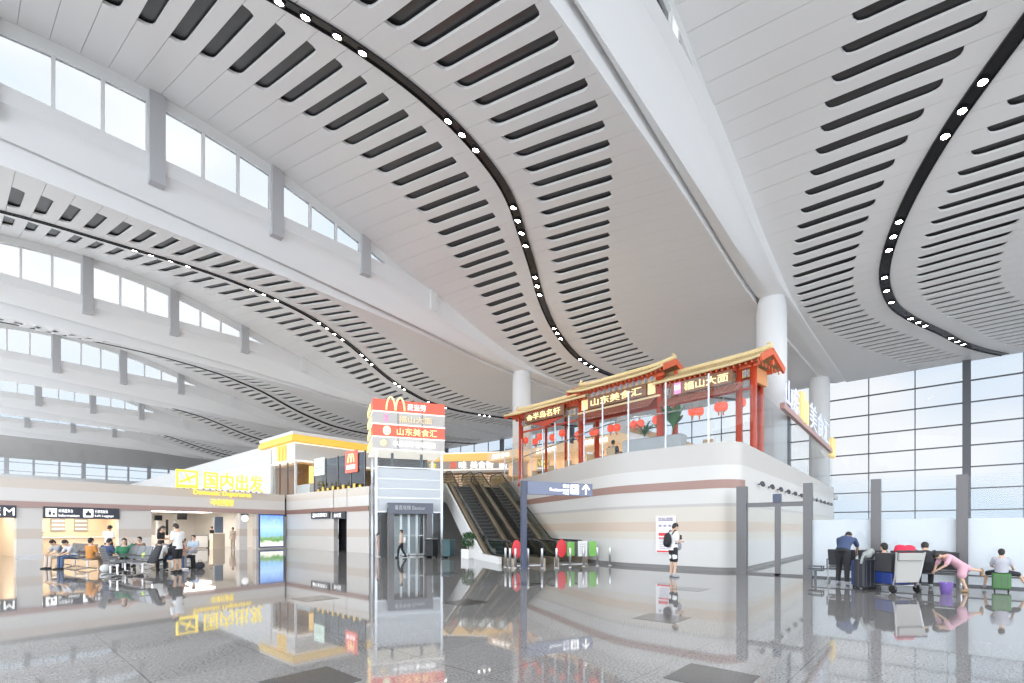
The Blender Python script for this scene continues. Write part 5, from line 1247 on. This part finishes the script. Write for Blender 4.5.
folk = [('person in grey shirt and beige trousers bent forward, farthest left of the waiting people', (2.35, 26.2), SF + .3, 'slump', GRY, BEI, None),
        ('person in grey top leaning forward beside the orange shirt', (2.65, 25.4), SF + .2, 'slump', col('pale_grey_cotton', (.5, .5, .52)), DEN, None),
        ('person in orange shirt seated with back to the camera', (2.95, 23.9), TH - .2, 'sit', ORG, col('khaki_cotton', (.3, .2, .13)), None),
        ('person in navy top seated right of the orange shirt', (3.35, 23.3), TH, 'sitphone', NVY, BLK, None),
        ('person in green top with one arm raised to the head', (3.62, 21.9), TOCAM + .5, 'sitarm', GRN, BLK, None),
        ('person in dark brown top seated farther back, facing the camera', (4.75, 25.6), TOCAM, 'sit', BRN, BLK, None),
        ('person in white top seated behind the dark jacket', (4.55, 21.6), TH + .4, 'slump', WHT, BLK, None),
        ('person with black hair leaning forward beside the pink top', (4.95, 21.9), RIGHT + .6, 'slump', BLK, DEN, None),
        ('person in pink top seated second from the right end of the rows', (5.15, 22.4), RIGHT + .4, 'slump', PNK, GRY, None),
        ('person in red checked top at the right end of the rows', (5.5, 22.6), RIGHT + .3, 'sitphone', col('dull_red_cotton', (.4, .12, .1)), BLK, None)]
for lb, p, rz, ps, sh, pn, _ in folk:
    person(lb, (p[0], p[1]), rz, ps, 1.66, sh, pn, SHB if sh is not BLK else SHW, vox=.022, zoff=sit_z, long_hair=('green' in lb or 'pink' in lb))
person('person in pale blue top seated at the far back, left of the entrance', (6.9, 26.2), TOCAM, 'sit', 1.7, col('pale_blue_cotton', (.4, .48, .58)), GRY, SHW, vox=.022)
person('person in white shirt standing behind the waiting rows by the counter', (4.25, 29.2), TH, 'phone', 1.72, WHT, BLK, SHB, vox=.02)
person('person in loose white tee and black shorts standing by the waiting benches', (4.85, 20.3), LEFT - .2, 'phone', 1.74, WHT, BLK, SHB, shorts=True, tee_len=.08, vox=.015)
person('person with long dark hair in black top behind the person in white tee', (5.35, 24.9), RIGHT + .2, 'phone', 1.68, BLK, col('teal_grey_cotton', (.32, .38, .38)), SHW, long_hair=True, vox=.02)
person('person in black standing at the security gates under the hanging screen', (13.2, 45.2), LEFT, 'walk', 1.75, BLK, BLK, SHB, vox=.022)
person('person in beige clothes standing beside the information screen', (13.7, 41.9), TOCAM, 'stand', 1.66, BEI, BEI, SHW, vox=.022)
person('child in pale pink clothes at the left edge of the lift', (14.95, 23.4), RIGHT, 'stand', 1.3, col('pale_pink_cotton', (.7, .55, .52)), col('pale_pink_cotton', (.7, .55, .52)), SHW, vox=.02)
t = person('person in patterned top and dark trousers walking before the lift door', (15.35, 21.75), LEFT, 'walk', 1.5, BEI, BLK, SHB, vox=.02)
b = MB(); b.ell((-.2, .05, 1.1), (.1, .13, .2), 12, 8); b.build('white_bag', WHT, t, True)
# jackets and bags on the left seats, floor bags
b = MB(); loft(b, [((0, 0, .42), V(1, 0, 0), V(0, 1, 0), .3, .12), ((0, -.1, .7), V(1, 0, 0), V(0, 1, 0), .28, .1), ((0, -.22, 1.0), V(1, 0, 0), V(0, 1, 0), .22, .07)]); o = remesh(b, 'black_jacket', BLK, None, .03); o.location = (3.95, 19.55, 0); o.rotation_euler = (0, 0, BA); tag(o, 'black jacket draped over the near end seat of the waiting bench', 'jacket')
for i, (x, y, c_, lb) in enumerate(((4.0, 20.4, (.6, .75, .15), 'small yellow green bag on the near grey seat'), (3.2, 22.6, (.7, .7, .68), 'pale bag on the floor under the person in orange'), (5.9, 21.6, (.03, .03, .04), 'black bag on the floor near the person in white tee'))):
    b = MB(); b.ell((0, 0, .13), (.17, .11, .15), 12, 8); b.tube([(-.07, 0, .26), (-.04, 0, .34), (.04, 0, .34), (.07, 0, .26)], .01, 5); o = b.build('hand_bag', col('bag_colour_%d' % i, c_), None, True); o.location = (x, y, .5 if i == 0 else 0); tag(o, lb, 'bag')
tr2 = thing('luggage_trolley', 'empty luggage trolley parked between the lift and the bins', 'trolley', (*UN(27.6, 5.15), 0), RZ_UN)
b = MB()
for q in (-1, 1): b.tube([(.28 * q, -.3, .12), (.3 * q, -.4, .5), (.33 * q, -.45, 1.0)], .022, 6); b.tube([(.3 * q, -.3, .16), (.22 * q, .5, .16)], .02, 6)
b.tube([(-.33, -.45, 1.0), (.33, -.45, 1.0)], .022, 6); b.build('frame', M_steel, tr2); b = MB(); b.slab([(-.26, -.36, .3), (.26, -.36, .3), (.29, -.43, .85), (-.29, -.43, .85)], (0, .02, 0)); b.build('front_panel', MATS['pale_trolley_panel'], tr2)
for x, y in ((-.28, -.3), (.28, -.3), (0, .5)): b = MB(); b.tube([(x - .02, y, .09), (x + .02, y, .09)], .09, 12); b.build('wheel', M_black, tr2)
# dark stone inlays in the floor
for (x, y, lb) in ((6.95, 7.55, 'dark square stone tile in the floor in front of the lift'), (8.02, 3.7, 'dark square stone tile in front of the person with the backpack'), (5.17, 1.83, 'dark square stone tile cut by the bottom edge, right of centre'), (2.3, 4.83, 'dark square stone tile cut by the bottom edge, left of centre'),
                 (5.1, 10.49, 'dark square stone tile in the floor left of the lift'), (12.38, 4.94, 'dark square stone tile just behind the person with the backpack'), (11.19, 13.08, 'dark square stone tile near the bins and the potted shrub'), (10.46, 8.79, 'dark square stone tile before the row of bollards')):
    b = MB(); b.box(-.37, -.37, -.01, .37, .37, .004); o = b.build('floor_tile', mat('dark_granite', (.05, .048, .048), .12, noise=(60, (.09, .085, .08), 3))); o.location = (x, y, 0); tag(o, lb, 'tile')

# ================================================================== ON THE RESTAURANT DECK
DZ = 4.32
def leafy(name, label, loc, seed, big=True, h=1.6):
    t = thing(name, label, 'plant', loc); rn = random.Random(seed)
    b = MB()
    for i in range(13 if big else 9):
        a = rn.uniform(0, 2 * pi); tl = rn.uniform(.3, .6) if big else rn.uniform(.5, .8); L_ = h * rn.uniform(.6, 1.0); pts = []
        for j in range(7): u = j / 6; pts.append(Vector((cos(a) * tl * u ** 1.6, sin(a) * tl * u ** 1.6, .1 + L_ * (u - .25 * u * u * (1 if big else 1.7)))))
        wd = .17 if big else .03; sdv = Vector((-sin(a), cos(a), 0)); vs = []
        for j, p in enumerate(pts): k_ = sin(pi * min(1, max(0, (j - (2 if big else 0)) / (4 if big else 6)))) * wd + .012; vs += [p - sdv * k_, p + Vector((0, 0, .02)), p + sdv * k_]
        b.add(vs, [(3 * j + q, 3 * j + q + 1, 3 * j + 4 + q, 3 * j + 3 + q) for j in range(6) for q in (0, 1)])
        if not big:
            for j in range(2, 7):
                for q in (-1, 1): p = pts[j]; e = p + sdv * q * .22 + Vector((0, 0, -.08)); b.add([p + Vector((0, 0, .02)), p - Vector((cos(a), sin(a), 0)) * .03, e], [(0, 1, 2)])
    b.build('leaves', mat('glossy_green_leaf', (.03, .13, .035), .4), t); return t
def onwall(s_i, ins):                            # a place on the deck, ins metres behind the glass near y = s_i
    return (18.3 + ins, s_i)
t = thing('planter_box', 'grey planter box behind the glass at the top of the striped wall', 'planter', (18.95, 9.1, DZ)); b = MB(); b.box(-.28, -1.3, 0, .28, 1.3, 1.0); b.build('box', mat('grey_planter', (.36, .36, .36), .5), t, bevel=.02); b = MB(); b.box(-.24, -1.26, 1.0, .24, 1.26, 1.02); b.build('soil', col('dark_soil', (.05, .04, .03)), t)
leafy('banana_plant', 'tall broad leaved plant in the grey planter by the right wing', (18.95, 8.25, DZ + 1.0), 2, True, 1.75)
leafy('palm_plant', 'feathery palm in the left half of the grey planter', (18.95, 9.5, DZ + 1.0), 5, False, 1.0)
M_wood = mat('light_wood', (.5, .34, .18), .5)
def cafe_table(label, x, y, rz=0):
    t = thing('cafe_table', label, 'table', (x, y, DZ), rz); b = MB(); b.box(-.4, -.4, .72, .4, .4, .76); b.build('top', M_wood, t, bevel=.01); b = MB(); b.lathe([(.25, 0), (.25, .02), (.03, .04), (.03, .72)], n=14); b.build('pedestal', M_dkgrey, t); return t
def cafe_chair(label, x, y, rz):
    t = thing('cafe_chair', label, 'chair', (x, y, DZ), rz)
    b = MB(); b.box(-.2, -.2, .42, .2, .2, .47); b.build('seat', M_wood, t, bevel=.01); b = MB(); b.slab([(-.2, -.2, .5), (-.2, .2, .5), (-.26, .2, .9), (-.26, -.2, .9)], (.03, 0, 0)); b.build('backrest', M_wood, t)
    for q in (-1, 1):
        for p in (-1, 1): b = MB(); b.tube([(.17 * q, .17 * p, 0), (.17 * q, .17 * p, .42)], .018, 6); b.build('leg', M_dkgrey, t)
    return t
tabs = [(19.3, 11.4), (20.3, 13.1), (21.4, 15.2), (22.5, 17.2), (23.7, 19.4), (20.2, 7.4), (25.0, 21.4)]
wh = ['below the middle gate', 'under the middle golden sign', 'under the left end of the middle gate', 'under the left wing', 'at the left end of the left wing', 'at the right corner behind the glass', 'near the escalator top']
for i, ((x, y), q) in enumerate(zip(tabs, wh)):
    x += .75; cafe_table('wooden cafe table ' + q, x, y, .3 * i); cafe_chair('wooden chair facing inward ' + q, x - .62, y - .1, 0.1); cafe_chair('wooden chair facing the glass ' + q, x + .65, y + .1, pi)
person('person in dark top seated at a cafe table behind the glass, left of the planter', (20.05 - .6, 11.3, DZ), 0.2, 'sit', 1.7, BLK, GRY, SHB, vox=.025)
person('person in dark red top seated behind the glass under the middle sign', (21.05 + .62, 13.2, DZ), pi, 'sit', 1.7, col('dull_red_cotton', (.4, .12, .1)), GRY, SHB, vox=.025)
# food stalls inside, warm lit
M_stall = mat('lit_warm_stall', (.75, .55, .35), .5, emit=(1, .74, .45), es=.35)
M_menu = mat('lit_menu_board', (.8, .5, .3), .5, emit=(1, .6, .3), es=.7)
for i, (x, y, L_, lb) in enumerate(((27.2, 21.0, 3.6, 'warm lit food stall behind the left wing'), (26.6, 16.6, 3.6, 'warm lit food stall behind the middle gate'), (27.0, 25.2, 3.2, 'warm lit food stall beside the left column'))):
    t = thing('food_stall', lb, 'stall', (x, y, DZ), PR)
    b = MB(); b.box(-L_ / 2, 0, 0, L_ / 2, .7, 1.1); b.build('counter', M_wood, t); b = MB(); b.box(-L_ / 2, 2.0, 0, L_ / 2, 2.1, 3.1); b.box(-L_ / 2, -.2, 2.5, L_ / 2, 2.1, 3.1); b.build('canopy', M_stall, t)
    for j in range(3): b = MB(); b.box(-L_ / 2 + .2 + j * L_ / 3, 1.9, 1.4, -L_ / 2 + .9 + j * L_ / 3 + .1, 1.95, 2.3); b.build('menu_board', M_menu, t)
    text(['水饺', '海鲜', '烧烤'][i] + '·鲁味', 2.0, .35, M_wht_l, (-1.0, -.22, 2.63), 0, t, .03, 'characters')
    b = MB()
    for j in range(6): b.ell((-L_ / 2 + .4 + j * .55, .3, 1.2), (.14, .14, .1), 8, 6)
    b.build('dishes', M_redl if i % 2 else M_goldp, t)
t = thing('sloping_awning', 'long tan sloping awning seen through the glass under the right wing', 'awning', (23.5, 8.6, DZ)); b = MB(); b.slab([(0, 0, .9), (0, 4.2, 2.5), (.0, 4.2, 2.85), (0, 0, 1.15)], (.5, 0, 0)); b.build('beam', M_wood, t); b = MB(); b.slab([(.2, 0, 0), (.2, 4.2, 0), (.2, 4.2, 2.5), (.2, 0, .9)], (.05, 0, 0)); b.build('panel', M_white, t)
